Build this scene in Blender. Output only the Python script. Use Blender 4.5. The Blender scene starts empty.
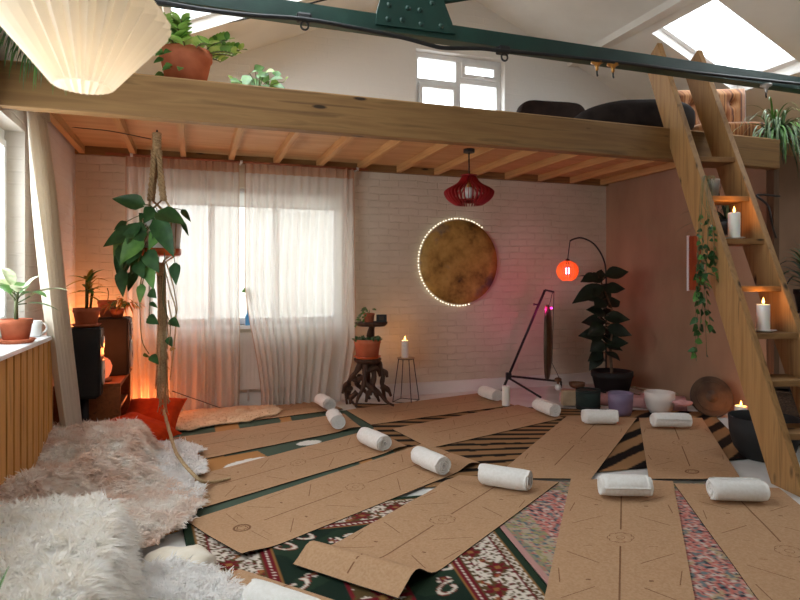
import bpy, math, random
from mathutils import Vector as V, Matrix, noise
rnd = random.Random(7)
C = bpy.context.scene.collection
sc = bpy.context.scene
pi = math.pi

# ------------------------------------------------------------------ camera model (800x600)
CA = math.radians(18.9); H = 1.25; FPX = 600.0; HY = 280.0
FW = (math.sin(CA), math.cos(CA)); RT = (math.cos(CA), -math.sin(CA))
def ray(x, y):
    cx = (x-400)/FPX; cz = (HY-y)/FPX
    return (FW[0]+cx*RT[0], FW[1]+cx*RT[1], cz)
def dep(x, y, t):
    d = ray(x, y); return V((d[0]*t, d[1]*t, H+d[2]*t))
def fl(x, y, z=0.0):
    d = ray(x, y); return dep(x, y, (z-H)/d[2])
def aY(x, y, Y): return dep(x, y, Y/ray(x, y)[1])
def aX(x, y, X): return dep(x, y, X/ray(x, y)[0])

# ------------------------------------------------------------------ materials
def lin(c):
    c = c/255.0
    return c/12.92 if c <= .04045 else ((c+.055)/1.055)**2.4
def rgb(c): return (lin(c[0]), lin(c[1]), lin(c[2]), 1)
def newmat(name):
    m = bpy.data.materials.new(name); m.use_nodes = True
    nt = m.node_tree; nt.nodes.clear()
    out = nt.nodes.new('ShaderNodeOutputMaterial')
    return m, nt, out
def N(nt, t, **kw):
    n = nt.nodes.new(t)
    for k, v in kw.items(): setattr(n, k, v)
    return n
def coords(nt, scale=(1, 1, 1), rot=(0, 0, 0)):
    tc = N(nt, 'ShaderNodeTexCoord'); mp = N(nt, 'ShaderNodeMapping')
    mp.inputs['Scale'].default_value = scale; mp.inputs['Rotation'].default_value = rot
    nt.links.new(tc.outputs['Object'], mp.inputs['Vector'])
    return mp.outputs['Vector']
def ramp(nt, fac, stops):
    r = N(nt, 'ShaderNodeValToRGB'); e = r.color_ramp.elements
    while len(e) < len(stops): e.new(.5)
    for el, (p, c) in zip(e, stops): el.position = p; el.color = rgb(c)
    nt.links.new(fac, r.inputs['Fac']); return r.outputs['Color']
def mat(name, c, c2=None, sc_=8, rough=.7, metal=0, bump=0, bscale=60, stretch=(1, 1, 1), sheen=0, spec=.5, sss=0, detail=4, lo=.35, hi=.65, coat=0):
    m, nt, out = newmat(name)
    b = N(nt, 'ShaderNodeBsdfPrincipled')
    b.inputs['Roughness'].default_value = rough; b.inputs['Metallic'].default_value = metal
    b.inputs['Specular IOR Level'].default_value = spec
    b.inputs['Sheen Weight'].default_value = sheen
    b.inputs['Coat Weight'].default_value = coat
    if sss:
        b.inputs['Subsurface Weight'].default_value = sss; b.inputs['Subsurface Radius'].default_value = (.02, .012, .008)
    vec = coords(nt, stretch)
    n = N(nt, 'ShaderNodeTexNoise'); n.inputs['Scale'].default_value = sc_; n.inputs['Detail'].default_value = detail
    nt.links.new(vec, n.inputs['Vector'])
    if c2 is None: c2 = tuple(min(255, v*1.06) for v in c)
    nt.links.new(ramp(nt, n.outputs['Fac'], [(lo, c), (hi, c2)]), b.inputs['Base Color'])
    if bump:
        n2 = N(nt, 'ShaderNodeTexNoise'); n2.inputs['Scale'].default_value = bscale; n2.inputs['Detail'].default_value = 3
        nt.links.new(vec, n2.inputs['Vector'])
        bp = N(nt, 'ShaderNodeBump'); bp.inputs['Strength'].default_value = bump; bp.inputs['Distance'].default_value = .01
        nt.links.new(n2.outputs['Fac'], bp.inputs['Height']); nt.links.new(bp.outputs['Normal'], b.inputs['Normal'])
    nt.links.new(b.outputs[0], out.inputs[0])
    return m
def wood(name, c1, c2, axis='X', rough=.6, s=1.0, knots=True):
    m, nt, out = newmat(name)
    b = N(nt, 'ShaderNodeBsdfPrincipled'); b.inputs['Roughness'].default_value = rough; b.inputs['Specular IOR Level'].default_value = .3
    st = {'X': (.8, 14, 14), 'Y': (14, .8, 14), 'Z': (14, 14, .8)}[axis]
    vec = coords(nt, tuple(v*s for v in st))
    n = N(nt, 'ShaderNodeTexNoise'); n.inputs['Scale'].default_value = 1.6; n.inputs['Detail'].default_value = 7; n.inputs['Distortion'].default_value = .6
    nt.links.new(vec, n.inputs['Vector'])
    col = ramp(nt, n.outputs['Fac'], [(.3, c1), (.55, c2), (.72, tuple(v*.85 for v in c1))])
    if knots:
        st2 = {'X': (1.1, 4.2, 4.2), 'Y': (4.2, 1.1, 4.2), 'Z': (4.2, 4.2, 1.6)}[axis]
        vo = N(nt, 'ShaderNodeTexVoronoi'); vo.inputs['Scale'].default_value = 1.9
        nt.links.new(coords(nt, st2), vo.inputs['Vector'])
        mr = N(nt, 'ShaderNodeMapRange'); mr.inputs['From Min'].default_value = .07; mr.inputs['From Max'].default_value = .17 if axis == 'Z' else .12
        nt.links.new(vo.outputs['Distance'], mr.inputs['Value'])
        mx = N(nt, 'ShaderNodeMix', data_type='RGBA')
        mx.inputs['A'].default_value = rgb(tuple(v*.42 for v in c1)); nt.links.new(mr.outputs[0], mx.inputs['Factor']); nt.links.new(col, mx.inputs['B'])
        col = mx.outputs['Result']
    nt.links.new(col, b.inputs['Base Color'])
    bp = N(nt, 'ShaderNodeBump'); bp.inputs['Strength'].default_value = .12; bp.inputs['Distance'].default_value = .01
    nt.links.new(n.outputs['Fac'], bp.inputs['Height']); nt.links.new(bp.outputs['Normal'], b.inputs['Normal'])
    nt.links.new(b.outputs[0], out.inputs[0]); return m
def emis(name, c, s):
    m, nt, out = newmat(name)
    e = N(nt, 'ShaderNodeEmission'); e.inputs['Color'].default_value = rgb(c); e.inputs['Strength'].default_value = s
    nt.links.new(e.outputs[0], out.inputs[0]); return m
def sheer(name, c, transp, transl, rough_c=None, weave=0):
    """thin cloth: part lets light straight through, part scatters it on"""
    m, nt, out = newmat(name)
    t = N(nt, 'ShaderNodeBsdfTransparent'); d = N(nt, 'ShaderNodeBsdfDiffuse'); tl = N(nt, 'ShaderNodeBsdfTranslucent')
    d.inputs['Color'].default_value = rgb(c); tl.inputs['Color'].default_value = rgb(c)
    m1 = N(nt, 'ShaderNodeMixShader'); m1.inputs[0].default_value = transl
    nt.links.new(d.outputs[0], m1.inputs[1]); nt.links.new(tl.outputs[0], m1.inputs[2])
    m2 = N(nt, 'ShaderNodeMixShader'); m2.inputs[0].default_value = transp
    if weave:
        n = N(nt, 'ShaderNodeTexNoise'); n.inputs['Scale'].default_value = weave
        nt.links.new(coords(nt, (1, 1, .04)), n.inputs['Vector'])
        mr = N(nt, 'ShaderNodeMapRange'); mr.inputs['To Min'].default_value = transp*.55; mr.inputs['To Max'].default_value = transp*1.35
        nt.links.new(n.outputs['Fac'], mr.inputs['Value']); nt.links.new(mr.outputs[0], m2.inputs[0])
    nt.links.new(m1.outputs[0], m2.inputs[1]); nt.links.new(t.outputs[0], m2.inputs[2])
    nt.links.new(m2.outputs[0], out.inputs[0]); return m
def brick(name, c1, c2, plane):
    m, nt, out = newmat(name)
    b = N(nt, 'ShaderNodeBsdfPrincipled'); b.inputs['Roughness'].default_value = .75; b.inputs['Specular IOR Level'].default_value = .25
    tc = N(nt, 'ShaderNodeTexCoord'); sx = N(nt, 'ShaderNodeSeparateXYZ'); cx = N(nt, 'ShaderNodeCombineXYZ')
    nt.links.new(tc.outputs['Object'], sx.inputs[0])
    nt.links.new(sx.outputs['X' if plane == 'XZ' else 'Y'], cx.inputs['X']); nt.links.new(sx.outputs['Z'], cx.inputs['Y'])
    ns = N(nt, 'ShaderNodeTexNoise'); ns.inputs['Scale'].default_value = 3.5; ns.inputs['Detail'].default_value = 3
    nt.links.new(cx.outputs[0], ns.inputs['Vector'])
    sub = N(nt, 'ShaderNodeVectorMath', operation='MULTIPLY_ADD'); sub.inputs[1].default_value = (.05, .05, 0)
    nt.links.new(ns.outputs['Color'], sub.inputs[0]); nt.links.new(cx.outputs[0], sub.inputs[2])
    br = N(nt, 'ShaderNodeTexBrick'); br.inputs['Scale'].default_value = 1.0
    br.inputs['Brick Width'].default_value = .225; br.inputs['Row Height'].default_value = .076
    br.inputs['Mortar Size'].default_value = .008; br.inputs['Mortar Smooth'].default_value = .55
    br.inputs['Color1'].default_value = (1, 1, 1, 1); br.inputs['Color2'].default_value = (.55, .55, .55, 1); br.inputs['Mortar'].default_value = (0, 0, 0, 1)
    nt.links.new(sub.outputs[0], br.inputs['Vector'])
    n3 = N(nt, 'ShaderNodeTexNoise'); n3.inputs['Scale'].default_value = 22; n3.inputs['Detail'].default_value = 5
    nt.links.new(cx.outputs[0], n3.inputs['Vector'])
    n4 = N(nt, 'ShaderNodeTexNoise'); n4.inputs['Scale'].default_value = 1.3; n4.inputs['Detail'].default_value = 5
    nt.links.new(cx.outputs[0], n4.inputs['Vector'])
    nt.links.new(ramp(nt, n4.outputs['Fac'], [(.35, c1), (.62, c2)]), b.inputs['Base Color'])
    col_ = b.inputs['Base Color'].links[0].from_socket
    if plane == 'XZ':
        up = N(nt, 'ShaderNodeMapRange'); up.inputs['From Min'].default_value = 2.45; up.inputs['From Max'].default_value = 2.55; nt.links.new(sx.outputs['Z'], up.inputs['Value'])
        mxc = N(nt, 'ShaderNodeMix', data_type='RGBA'); nt.links.new(up.outputs[0], mxc.inputs['Factor']); nt.links.new(col_, mxc.inputs['A']); mxc.inputs['B'].default_value = rgb((238, 235, 231)); nt.links.new(mxc.outputs['Result'], b.inputs['Base Color'])
    ad = N(nt, 'ShaderNodeMath', operation='MULTIPLY_ADD'); ad.inputs[1].default_value = .5
    nt.links.new(n3.outputs['Fac'], ad.inputs[0]); nt.links.new(br.outputs['Color'], ad.inputs[2])
    bp = N(nt, 'ShaderNodeBump'); bp.inputs['Strength'].default_value = .35; bp.inputs['Distance'].default_value = .016
    if plane == 'XZ':
        st_ = N(nt, 'ShaderNodeMapRange'); st_.inputs['To Min'].default_value = .65; st_.inputs['To Max'].default_value = .18; st_.inputs['From Min'].default_value = 2.45; st_.inputs['From Max'].default_value = 2.55
        nt.links.new(sx.outputs['Z'], st_.inputs['Value']); nt.links.new(st_.outputs[0], bp.inputs['Strength'])
    nt.links.new(ad.outputs[0], bp.inputs['Height']); nt.links.new(bp.outputs['Normal'], b.inputs['Normal'])
    nt.links.new(b.outputs[0], out.inputs[0]); return m
def attrmat(name, rough=.95):
    m, nt, out = newmat(name)
    b = N(nt, 'ShaderNodeBsdfPrincipled'); b.inputs['Roughness'].default_value = rough; b.inputs['Specular IOR Level'].default_value = .1
    a = N(nt, 'ShaderNodeVertexColor', layer_name='weave')
    n = N(nt, 'ShaderNodeTexNoise'); n.inputs['Scale'].default_value = 240
    nt.links.new(coords(nt), n.inputs['Vector'])
    bp = N(nt, 'ShaderNodeBump'); bp.inputs['Strength'].default_value = .4; bp.inputs['Distance'].default_value = .004
    nt.links.new(n.outputs['Fac'], bp.inputs['Height']); nt.links.new(bp.outputs['Normal'], b.inputs['Normal'])
    nt.links.new(a.outputs['Color'], b.inputs['Base Color']); nt.links.new(b.outputs[0], out.inputs[0]); return m
def glass(name, tint=(250, 252, 252)):
    m, nt, out = newmat(name)
    t = N(nt, 'ShaderNodeBsdfTransparent'); t.inputs['Color'].default_value = rgb(tint)
    g = N(nt, 'ShaderNodeBsdfGlossy'); g.inputs['Roughness'].default_value = .02
    mx = N(nt, 'ShaderNodeMixShader'); mx.inputs[0].default_value = .05; nt.links.new(t.outputs[0], mx.inputs[1]); nt.links.new(g.outputs[0], mx.inputs[2])
    nt.links.new(mx.outputs[0], out.inputs[0]); return m
def shade_mat(name, c, transl=.6, glow=0):
    m, nt, out = newmat(name)
    d = N(nt, 'ShaderNodeBsdfDiffuse'); tl = N(nt, 'ShaderNodeBsdfTranslucent')
    d.inputs['Color'].default_value = rgb(c); tl.inputs['Color'].default_value = rgb(c)
    m1 = N(nt, 'ShaderNodeMixShader'); m1.inputs[0].default_value = transl
    nt.links.new(d.outputs[0], m1.inputs[1]); nt.links.new(tl.outputs[0], m1.inputs[2])
    nt.links.new(m1.outputs[0], out.inputs[0]); return m

M = dict(
 brickB=brick('white_painted_brick', (206, 195, 174), (224, 214, 196), 'XZ'),
 brickL=brick('white_painted_brick_side', (216, 205, 194), (232, 224, 214), 'YZ'),
 plaster=mat('white_plaster', (226, 222, 216), (238, 235, 230), 1.5, .8, bump=.12, bscale=9),
 pink=mat('pink_clay_plaster', (148, 114, 90), (176, 140, 112), 2.2, .85, bump=.15, bscale=14, stretch=(1, 1, .45), lo=.3, hi=.7),
 postw=wood('brown_post', (84, 60, 42), (108, 80, 58), 'Z', knots=False), render=mat('added_wall_render', (176, 174, 168), (196, 194, 190), 2, .9), clay=mat('brown_clay_plaster', (138, 128, 120), (156, 146, 136), 2, .85),
 upvc=mat('white_upvc', (232, 233, 234), None, 3, .35),
 floor=mat('white_floor_paint', (206, 203, 198), (228, 226, 222), 3, .5, bump=.06),
 glass=glass('window_glass'),
 pine=wood('pine_beam', (124, 90, 54), (146, 110, 68), 'X'),
 pineY=wood('pine_joist', (184, 138, 86), (202, 158, 104), 'Y', knots=False),
 ply=mat('plywood', (190, 146, 96), (206, 164, 114), 2, .6, stretch=(.6, 5, 5)),
 pineZ=wood('pine_stringer', (134, 98, 58), (162, 122, 76), 'Z'),
 slat=wood('oak_slat', (184, 124, 60), (212, 152, 82), 'Z', knots=False),
 slatgap=mat('slat_groove', (86, 52, 22)),
 dkwood=wood('dark_root_wood', (48, 32, 24), (78, 54, 40), 'Z', .7, knots=False),
 shelfw=wood('shelf_wood', (120, 66, 34), (146, 86, 46), 'Y', knots=False),
 green=mat('green_steel_paint', (20, 50, 42), (28, 62, 52), 5, .42, bump=.05),
 black=mat('black_metal', (20, 20, 21), (28, 28, 29), 20, .45),
 blackm=mat('matt_black', (15, 14, 14), (21, 20, 20), 20, .75),
 brass=mat('brass', (170, 120, 60), (190, 140, 74), 20, .35, metal=.8),
 terra=mat('terracotta', (176, 92, 58), (198, 112, 76), 9, .8, bump=.1),
 terrad=mat('terracotta_dark', (134, 76, 50), (160, 98, 68), 9, .8, bump=.1),
 orangep=mat('orange_glaze', (204, 86, 30), (214, 98, 40), 9, .35),
 soil=mat('soil', (44, 32, 24), (66, 50, 38), 60, .95, bump=.5),
 ceram=mat('white_ceramic', (226, 224, 218), (236, 234, 230), 6, .35),
 leafd=mat('leaf_dark_green', (38, 74, 40), (58, 98, 52), 14, .42, spec=.4),
 leafm=mat('leaf_mid_green', (74, 120, 56), (104, 150, 74), 14, .45, spec=.4),
 leafl=mat('leaf_light_green', (128, 168, 74), (164, 192, 104), 14, .45, spec=.4),
 leafv=mat('leaf_variegated', (176, 194, 140), (228, 230, 196), 26, .5, spec=.4),
 leafg=mat('leaf_grey_green', (84, 110, 76), (132, 150, 112), 18, .5, spec=.4),
 leaff=mat('leaf_fig', (24, 33, 25), (38, 50, 36), 14, .4, spec=.4),
 leafy=mat('leaf_yellow_green', (150, 140, 54), (182, 160, 72), 14, .5, spec=.4),
 flower=mat('orange_flower', (222, 120, 40), (232, 150, 60), 14, .6),
 stem=mat('plant_stem', (84, 92, 54), (104, 108, 70), 20, .7),
 bark=mat('plant_bark', (84, 62, 46), (108, 84, 64), 30, .85, bump=.3),
 rope=mat('jute_rope', (172, 144, 104), (200, 174, 134), 90, .95, bump=.8, bscale=200),
 cork=mat('cork', (172, 134, 100), (184, 148, 114), 90, .85, bump=.1, bscale=200, spec=.2),
 print=mat('mat_print', (122, 86, 58), (132, 94, 66), 60, .85, spec=.2),
 rubber=mat('black_rubber', (22, 22, 21), None, 60, .85, spec=.2),
 towel=mat('white_towelling', (236, 232, 224), (244, 241, 235), 60, .95, bump=.6, bscale=260, sheen=.4, spec=.1),
 wax=mat('white_wax', (240, 236, 228), (246, 243, 236), 6, .45, sss=.4),
 flame=emis('candle_flame', (255, 190, 90), 14),
 wick=mat('wick', (30, 24, 20)),
 curtain=sheer('cream_curtain', (236, 226, 210), .04, .4),
 voile=sheer('sheer_voile', (243, 237, 229), .32, .34, weave=9),
 voileh=sheer('voile_heading', (206, 172, 146), .06, .45),
 blind=sheer('roller_blind', (236, 234, 230), .1, .6),
 furw=mat('fleece_ivory', (232, 224, 208), (244, 239, 228), 40, .95, sheen=.4, spec=.1),
 furb=mat('fleece_beige', (196, 168, 148), (232, 214, 198), 14, .95, sheen=.4, spec=.1),
 furp=mat('fleece_white', (236, 228, 224), (246, 241, 237), 20, .95, sheen=.4, spec=.1),
 hide=mat('sheep_hide', (230, 220, 200), (240, 232, 216), 14, .8),
 orangef=mat('orange_velvet', (178, 50, 10), (196, 62, 16), 20, .95, spec=.1, bump=.2, bscale=120),
 brownv=mat('brown_velvet', (40, 30, 27), (52, 40, 35), 10, .95, spec=.1),
 greyv=mat('charcoal_velvet', (36, 30, 29), (46, 40, 38), 10, .95, spec=.1),
 redw=mat('red_stained_wood', (150, 24, 30), (176, 34, 38), 10, .45),
 orangew=shade_mat('orange_shade', (255, 194, 112), .5),
 magb=emis('magenta_bulb', (255, 60, 170), 6), pinkb=emis('pink_bulb', (255, 120, 170), 30),
 warmb=emis('warm_bulb', (255, 226, 186), 10),
 led=emis('white_fairy_light', (255, 240, 210), 3.5),
 cream=shade_mat('pleated_cream_shade', (248, 240, 226), .5),
 salt=emis('salt_lamp_glow', (255, 124, 80), 1.1),
 gong=mat('dark_bronze', (60, 48, 38), (92, 76, 58), 6, .6, metal=.35, bump=.4),
 gongb=mat('bronze_face', (96, 76, 58), (120, 96, 72), 6, .45, metal=.5),
 purple=mat('frosted_violet', (108, 94, 122), (132, 116, 142), 4, .5),
 quartz=mat('frosted_quartz', (214, 204, 196), (226, 216, 208), 4, .5),
 dgreen=mat('dark_green_felt', (28, 40, 36), (38, 52, 46), 12, .9),
 pinkc=mat('pink_cloth', (190, 140, 140), (206, 158, 156), 12, .95),
 boxw=mat('pale_box', (170, 146, 116), (186, 162, 132), 12, .7),
 woodb=mat('turned_wood', (92, 58, 36), (118, 78, 50), 12, .5, stretch=(1, 1, 6)),
 amber=mat('amber_panel', (140, 54, 18), (166, 76, 28), 8, .5, stretch=(3, 3, .6)),
 blue=mat('blue_glass', (70, 140, 200), (96, 164, 216), 8, .2),
 wicker=mat('dark_wicker', (56, 40, 28), (84, 62, 44), 70, .85, bump=.7, bscale=90),
 rad=mat('radiator_white', (226, 222, 216), None, 3, .4),
 rug=attrmat('woven_rug'),
 silver=mat('grey_metal_pot', (176, 174, 170), (196, 194, 190), 12, .4, metal=.3),
)
def fur(name, c, c2, sc_=14):
    """wool: light goes into and through the fibres"""
    m, nt, out = newmat(name)
    n = N(nt, 'ShaderNodeTexNoise'); n.inputs['Scale'].default_value = sc_; n.inputs['Detail'].default_value = 4
    nt.links.new(coords(nt), n.inputs['Vector']); col = ramp(nt, n.outputs['Fac'], [(.35, c), (.65, c2)])
    d = N(nt, 'ShaderNodeBsdfDiffuse'); t = N(nt, 'ShaderNodeBsdfTranslucent'); mx = N(nt, 'ShaderNodeMixShader'); mx.inputs[0].default_value = .38
    nt.links.new(col, d.inputs['Color']); nt.links.new(col, t.inputs['Color']); nt.links.new(d.outputs[0], mx.inputs[1]); nt.links.new(t.outputs[0], mx.inputs[2])
    nt.links.new(mx.outputs[0], out.inputs[0]); return m
M['furw'] = fur('fleece_ivory', (252, 247, 238), (254, 252, 248)); M['furb'] = fur('fleece_beige', (240, 214, 196), (254, 249, 242), 7); M['furp'] = fur('fleece_white', (253, 250, 247), (254, 253, 251))
def cordmat():
    m, nt, out = newmat('striped_corduroy')
    b = N(nt, 'ShaderNodeBsdfPrincipled'); b.inputs['Roughness'].default_value = .95; b.inputs['Sheen Weight'].default_value = .3
    tc = N(nt, 'ShaderNodeTexCoord'); sx = N(nt, 'ShaderNodeSeparateXYZ'); nt.links.new(tc.outputs['Object'], sx.inputs[0])
    n = N(nt, 'ShaderNodeTexNoise', noise_dimensions='1D'); n.inputs['Scale'].default_value = 26; n.inputs['Detail'].default_value = 3
    nt.links.new(sx.outputs['X'], n.inputs['W'])
    nt.links.new(ramp(nt, n.outputs['Fac'], [(.34, (64, 34, 20)), (.46, (136, 80, 42)), (.54, (178, 126, 78)), (.66, (92, 50, 28))]), b.inputs['Base Color'])
    nt.links.new(b.outputs[0], out.inputs[0]); return m
M['cord'] = cordmat()
def moonmat():
    m, nt, out = newmat('gilded_moon')
    b = N(nt, 'ShaderNodeBsdfPrincipled'); b.inputs['Roughness'].default_value = .6
    n = N(nt, 'ShaderNodeTexNoise'); n.inputs['Scale'].default_value = 5; n.inputs['Detail'].default_value = 8; n.inputs['Roughness'].default_value = .65
    nt.links.new(coords(nt), n.inputs['Vector'])
    n2 = N(nt, 'ShaderNodeTexNoise'); n2.inputs['Scale'].default_value = 3.1; n2.inputs['Detail'].default_value = 3
    nt.links.new(coords(nt, (1, 1, 1), (1, 2, 3)), n2.inputs['Vector'])
    c1 = ramp(nt, n.outputs['Fac'], [(.3, (58, 44, 22)), (.4, (138, 106, 50)), (.55, (184, 148, 76)), (.7, (204, 168, 98))])
    c2 = ramp(nt, n.outputs['Fac'], [(.3, (60, 54, 50)), (.7, (140, 132, 124))])
    mr = N(nt, 'ShaderNodeMapRange'); mr.inputs['From Min'].default_value = .58; mr.inputs['From Max'].default_value = .68
    nt.links.new(n2.outputs['Fac'], mr.inputs['Value'])
    mx = N(nt, 'ShaderNodeMix', data_type='RGBA'); nt.links.new(mr.outputs[0], mx.inputs['Factor']); nt.links.new(c1, mx.inputs['A']); nt.links.new(c2, mx.inputs['B'])
    nt.links.new(mx.outputs['Result'], b.inputs['Base Color'])
    bp = N(nt, 'ShaderNodeBump'); bp.inputs['Strength'].default_value = .5; bp.inputs['Distance'].default_value = .02
    nt.links.new(n.outputs['Fac'], bp.inputs['Height']); nt.links.new(bp.outputs['Normal'], b.inputs['Normal'])
    nt.links.new(b.outputs[0], out.inputs[0]); return m
M['moon'] = moonmat()

# ------------------------------------------------------------------ mesh building
def frame_from(z):
    z = V(z).normalized(); a = V((0, 0, 1)) if abs(z.z) < .95 else V((1, 0, 0))
    x = a.cross(z).normalized(); return x, z.cross(x), z
class MB:
    def __init__(s): s.v = []; s.f = []; s.m = []; s.s = []
    def add(s, vs, fs, m=0, smooth=False):
        o = len(s.v); s.v += [V(p) for p in vs]
        for f in fs: s.f.append([i+o for i in f]); s.m.append(m); s.s.append(smooth)
        return s
    def box(s, c, size, R=None, m=0):
        c = V(c); h = V(size)/2; vs = []
        for sx in (-1, 1):
            for sy in (-1, 1):
                for sz in (-1, 1):
                    p = V((sx*h.x, sy*h.y, sz*h.z)); vs.append(c+(R @ p if R else p))
        return s.add(vs, [(0, 1, 3, 2), (4, 6, 7, 5), (0, 4, 5, 1), (2, 3, 7, 6), (0, 2, 6, 4), (1, 5, 7, 3)], m)
    def bx(s, x0, x1, y0, y1, z0, z1, m=0):
        return s.box(((x0+x1)/2, (y0+y1)/2, (z0+z1)/2), (abs(x1-x0), abs(y1-y0), abs(z1-z0)), None, m)
    def prism(s, poly, d, m=0):
        """poly: list of 3D points, extruded by vector d"""
        n = len(poly); d = V(d); vs = [V(p) for p in poly]+[V(p)+d for p in poly]
        fs = [tuple(range(n))[::-1], tuple(range(n, 2*n))]+[(i, (i+1) % n, n+(i+1) % n, n+i) for i in range(n)]
        return s.add(vs, fs, m)
    def tube(s, path, r, seg=8, m=0, caps=True, smooth=True):
        P = [V(p) for p in path]; n = len(P)
        rs = r if isinstance(r, (list, tuple)) else [r]*n
        T = [(P[min(i+1, n-1)]-P[max(i-1, 0)]).normalized() for i in range(n)]
        x, y, z = frame_from(T[0]); vs = []
        for i in range(n):
            x = (x-T[i]*x.dot(T[i]))
            x = x.normalized() if x.length > 1e-6 else frame_from(T[i])[0]
            y = T[i].cross(x)
            for k in range(seg):
                a = 2*pi*k/seg; vs.append(P[i]+(x*math.cos(a)+y*math.sin(a))*rs[i])
        fs = [(i*seg+k, i*seg+(k+1) % seg, (i+1)*seg+(k+1) % seg, (i+1)*seg+k) for i in range(n-1) for k in range(seg)]
        s.add(vs, fs, m, smooth)
        if caps:
            o = len(s.v)-len(vs)
            s.f.append([o+k for k in range(seg)][::-1]); s.m.append(m); s.s.append(False)
            s.f.append([o+(n-1)*seg+k for k in range(seg)]); s.m.append(m); s.s.append(False)
        return s
    def lathe(s, prof, c, seg=24, m=0, axis=None, smooth=True, wob=0):
        c = V(c); x, y, z = frame_from(axis) if axis is not None else (V((1, 0, 0)), V((0, 1, 0)), V((0, 0, 1)))
        vs = []; n = len(prof)
        for (r, h) in prof:
            for k in range(seg):
                a = 2*pi*k/seg; rr = r*(1+wob*math.sin(3*a+h*30)) if wob else r
                vs.append(c+x*(rr*math.cos(a))+y*(rr*math.sin(a))+z*h)
        fs = [(i*seg+k, i*seg+(k+1) % seg, (i+1)*seg+(k+1) % seg, (i+1)*seg+k) for i in range(n-1) for k in range(seg)]
        s.add(vs, fs, m, smooth)
        o = len(s.v)-len(vs)
        if prof[0][0] > 1e-5: s.f.append([o+k for k in range(seg)][::-1]); s.m.append(m); s.s.append(False)
        if prof[-1][0] > 1e-5: s.f.append([o+(n-1)*seg+k for k in range(seg)]); s.m.append(m); s.s.append(False)
        return s
    def ball(s, c, r, seg=14, m=0, sq=(1, 1, 1), n=9, wob=0, R=None):
        vs = []; c = V(c)
        for i in range(n+1):
            t = pi*i/n
            for k in range(seg):
                a = 2*pi*k/seg; p = V((math.sin(t)*math.cos(a)*sq[0], math.sin(t)*math.sin(a)*sq[1], -math.cos(t)*sq[2]))*r
                if wob: p *= 1+wob*noise.noise(p*(2/r)+c*3)
                vs.append(c+(R @ p if R else p))
        fs = [(i*seg+k, i*seg+(k+1) % seg, (i+1)*seg+(k+1) % seg, (i+1)*seg+k) for i in range(n) for k in range(seg)]
        return s.add(vs, fs, m, True)
    def grid(s, fn, nu, nv, m=0, smooth=True, keep=None):
        vs = [fn(i/nu, j/nv) for j in range(nv+1) for i in range(nu+1)]
        fs = []
        for j in range(nv):
            for i in range(nu):
                if keep is None or keep((i+.5)/nu, (j+.5)/nv):
                    a = j*(nu+1)+i; fs.append((a, a+1, a+nu+2, a+nu+1))
        return s.add(vs, fs, m, smooth)
    def leaf(s, base, d, up, L, W, shape='oval', droop=.25, fold=.15, m=0, n=7):
        d = V(d).normalized(); up = V(up); side = d.cross(up)
        side = side.normalized() if side.length > 1e-4 else V((1, 0, 0)); up = side.cross(d).normalized()
        vs = []
        for i in range(n+1):
            t = i/n
            if shape == 'heart': w = (math.sin(pi*min(1, t**.55*.97+.03))**.8)*(1-.12*t)
            elif shape == 'lance': w = math.sin(pi*t**.75)**1.1
            elif shape == 'fiddle': w = (.55+.45*math.sin(pi*(t-.1)*1.2))*math.sin(pi*min(1, t**.6+.02))**.5
            else: w = math.sin(pi*t**.8)**.75
            w = max(w, .03)*W/2
            p = V(base)+d*(L*t*(1-.15*droop*t))-V((0, 0, 1))*(droop*L*t*t)
            back = -.12*L if (shape == 'heart' and i == 0) else 0
            for q in (-1, -.5, 0, .5, 1):
                vs.append(p+side*(q*w)+up*(abs(q)*w*fold*2)+d*(back*abs(q)*.6))
        fs = [(i*5+k, i*5+k+1, i*5+k+6, i*5+k+5) for i in range(n) for k in range(4)]
        return s.add(vs, fs, m, True)
    def blade(s, base, d, L, W, droop=.8, m=0, n=8, thick=.2):
        """a long arching strap leaf"""
        d = V(d).normalized(); side = d.cross(V((0, 0, 1))); side = side.normalized() if side.length > 1e-4 else V((1, 0, 0))
        p = V(base); dirv = d.copy(); vs = []
        for i in range(n+1):
            t = i/n; w = W/2*min(1, .55+t*1.6)*(1-t**3)+.0006
            nrm = side.cross(dirv).normalized()
            vs += [p-side*w+nrm*(w*thick), p.copy(), p+side*w+nrm*(w*thick)]
            p = p+dirv*(L/n); dirv = (dirv+V((0, 0, -1))*(droop*1.6/n*(.4+t))).normalized()
        fs = [(i*3+k, i*3+k+1, i*3+k+4, i*3+k+3) for i in range(n) for k in range(2)]
        return s.add(vs, fs, m, True)
    def build(s, name, mats, parent=None, loc=None, bevel=0, sub=0, solid=0):
        off = V((0, 0, 0))
        o_ = parent
        while o_ is not None: off += o_.location; o_ = o_.parent
        if parent is None:
            if loc is None:
                xs = [p.x for p in s.v]; ys = [p.y for p in s.v]; zs = [p.z for p in s.v]
                loc = V(((min(xs)+max(xs))/2, (min(ys)+max(ys))/2, min(zs)))
            off = V(loc)
        me = bpy.data.meshes.new(name); me.from_pydata([tuple(p-off) for p in s.v], [], s.f)
        if not isinstance(mats, (list, tuple)): mats = [mats]
        for k in mats: me.materials.append(M[k] if isinstance(k, str) else k)
        me.polygons.foreach_set('material_index', s.m); me.polygons.foreach_set('use_smooth', s.s); me.update()
        ob = bpy.data.objects.new(name, me); C.objects.link(ob)
        if parent is not None: ob.parent = parent
        else: ob.location = off
        if solid:
            md = ob.modifiers.new('t', 'SOLIDIFY'); md.thickness = solid; md.offset = 0
        if bevel:
            md = ob.modifiers.new('b', 'BEVEL'); md.width = bevel; md.segments = 2; md.limit_method = 'ANGLE'; md.angle_limit = .6
        if sub:
            md = ob.modifiers.new('s', 'SUBSURF'); md.levels = sub; md.render_levels = sub
        return ob
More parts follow.
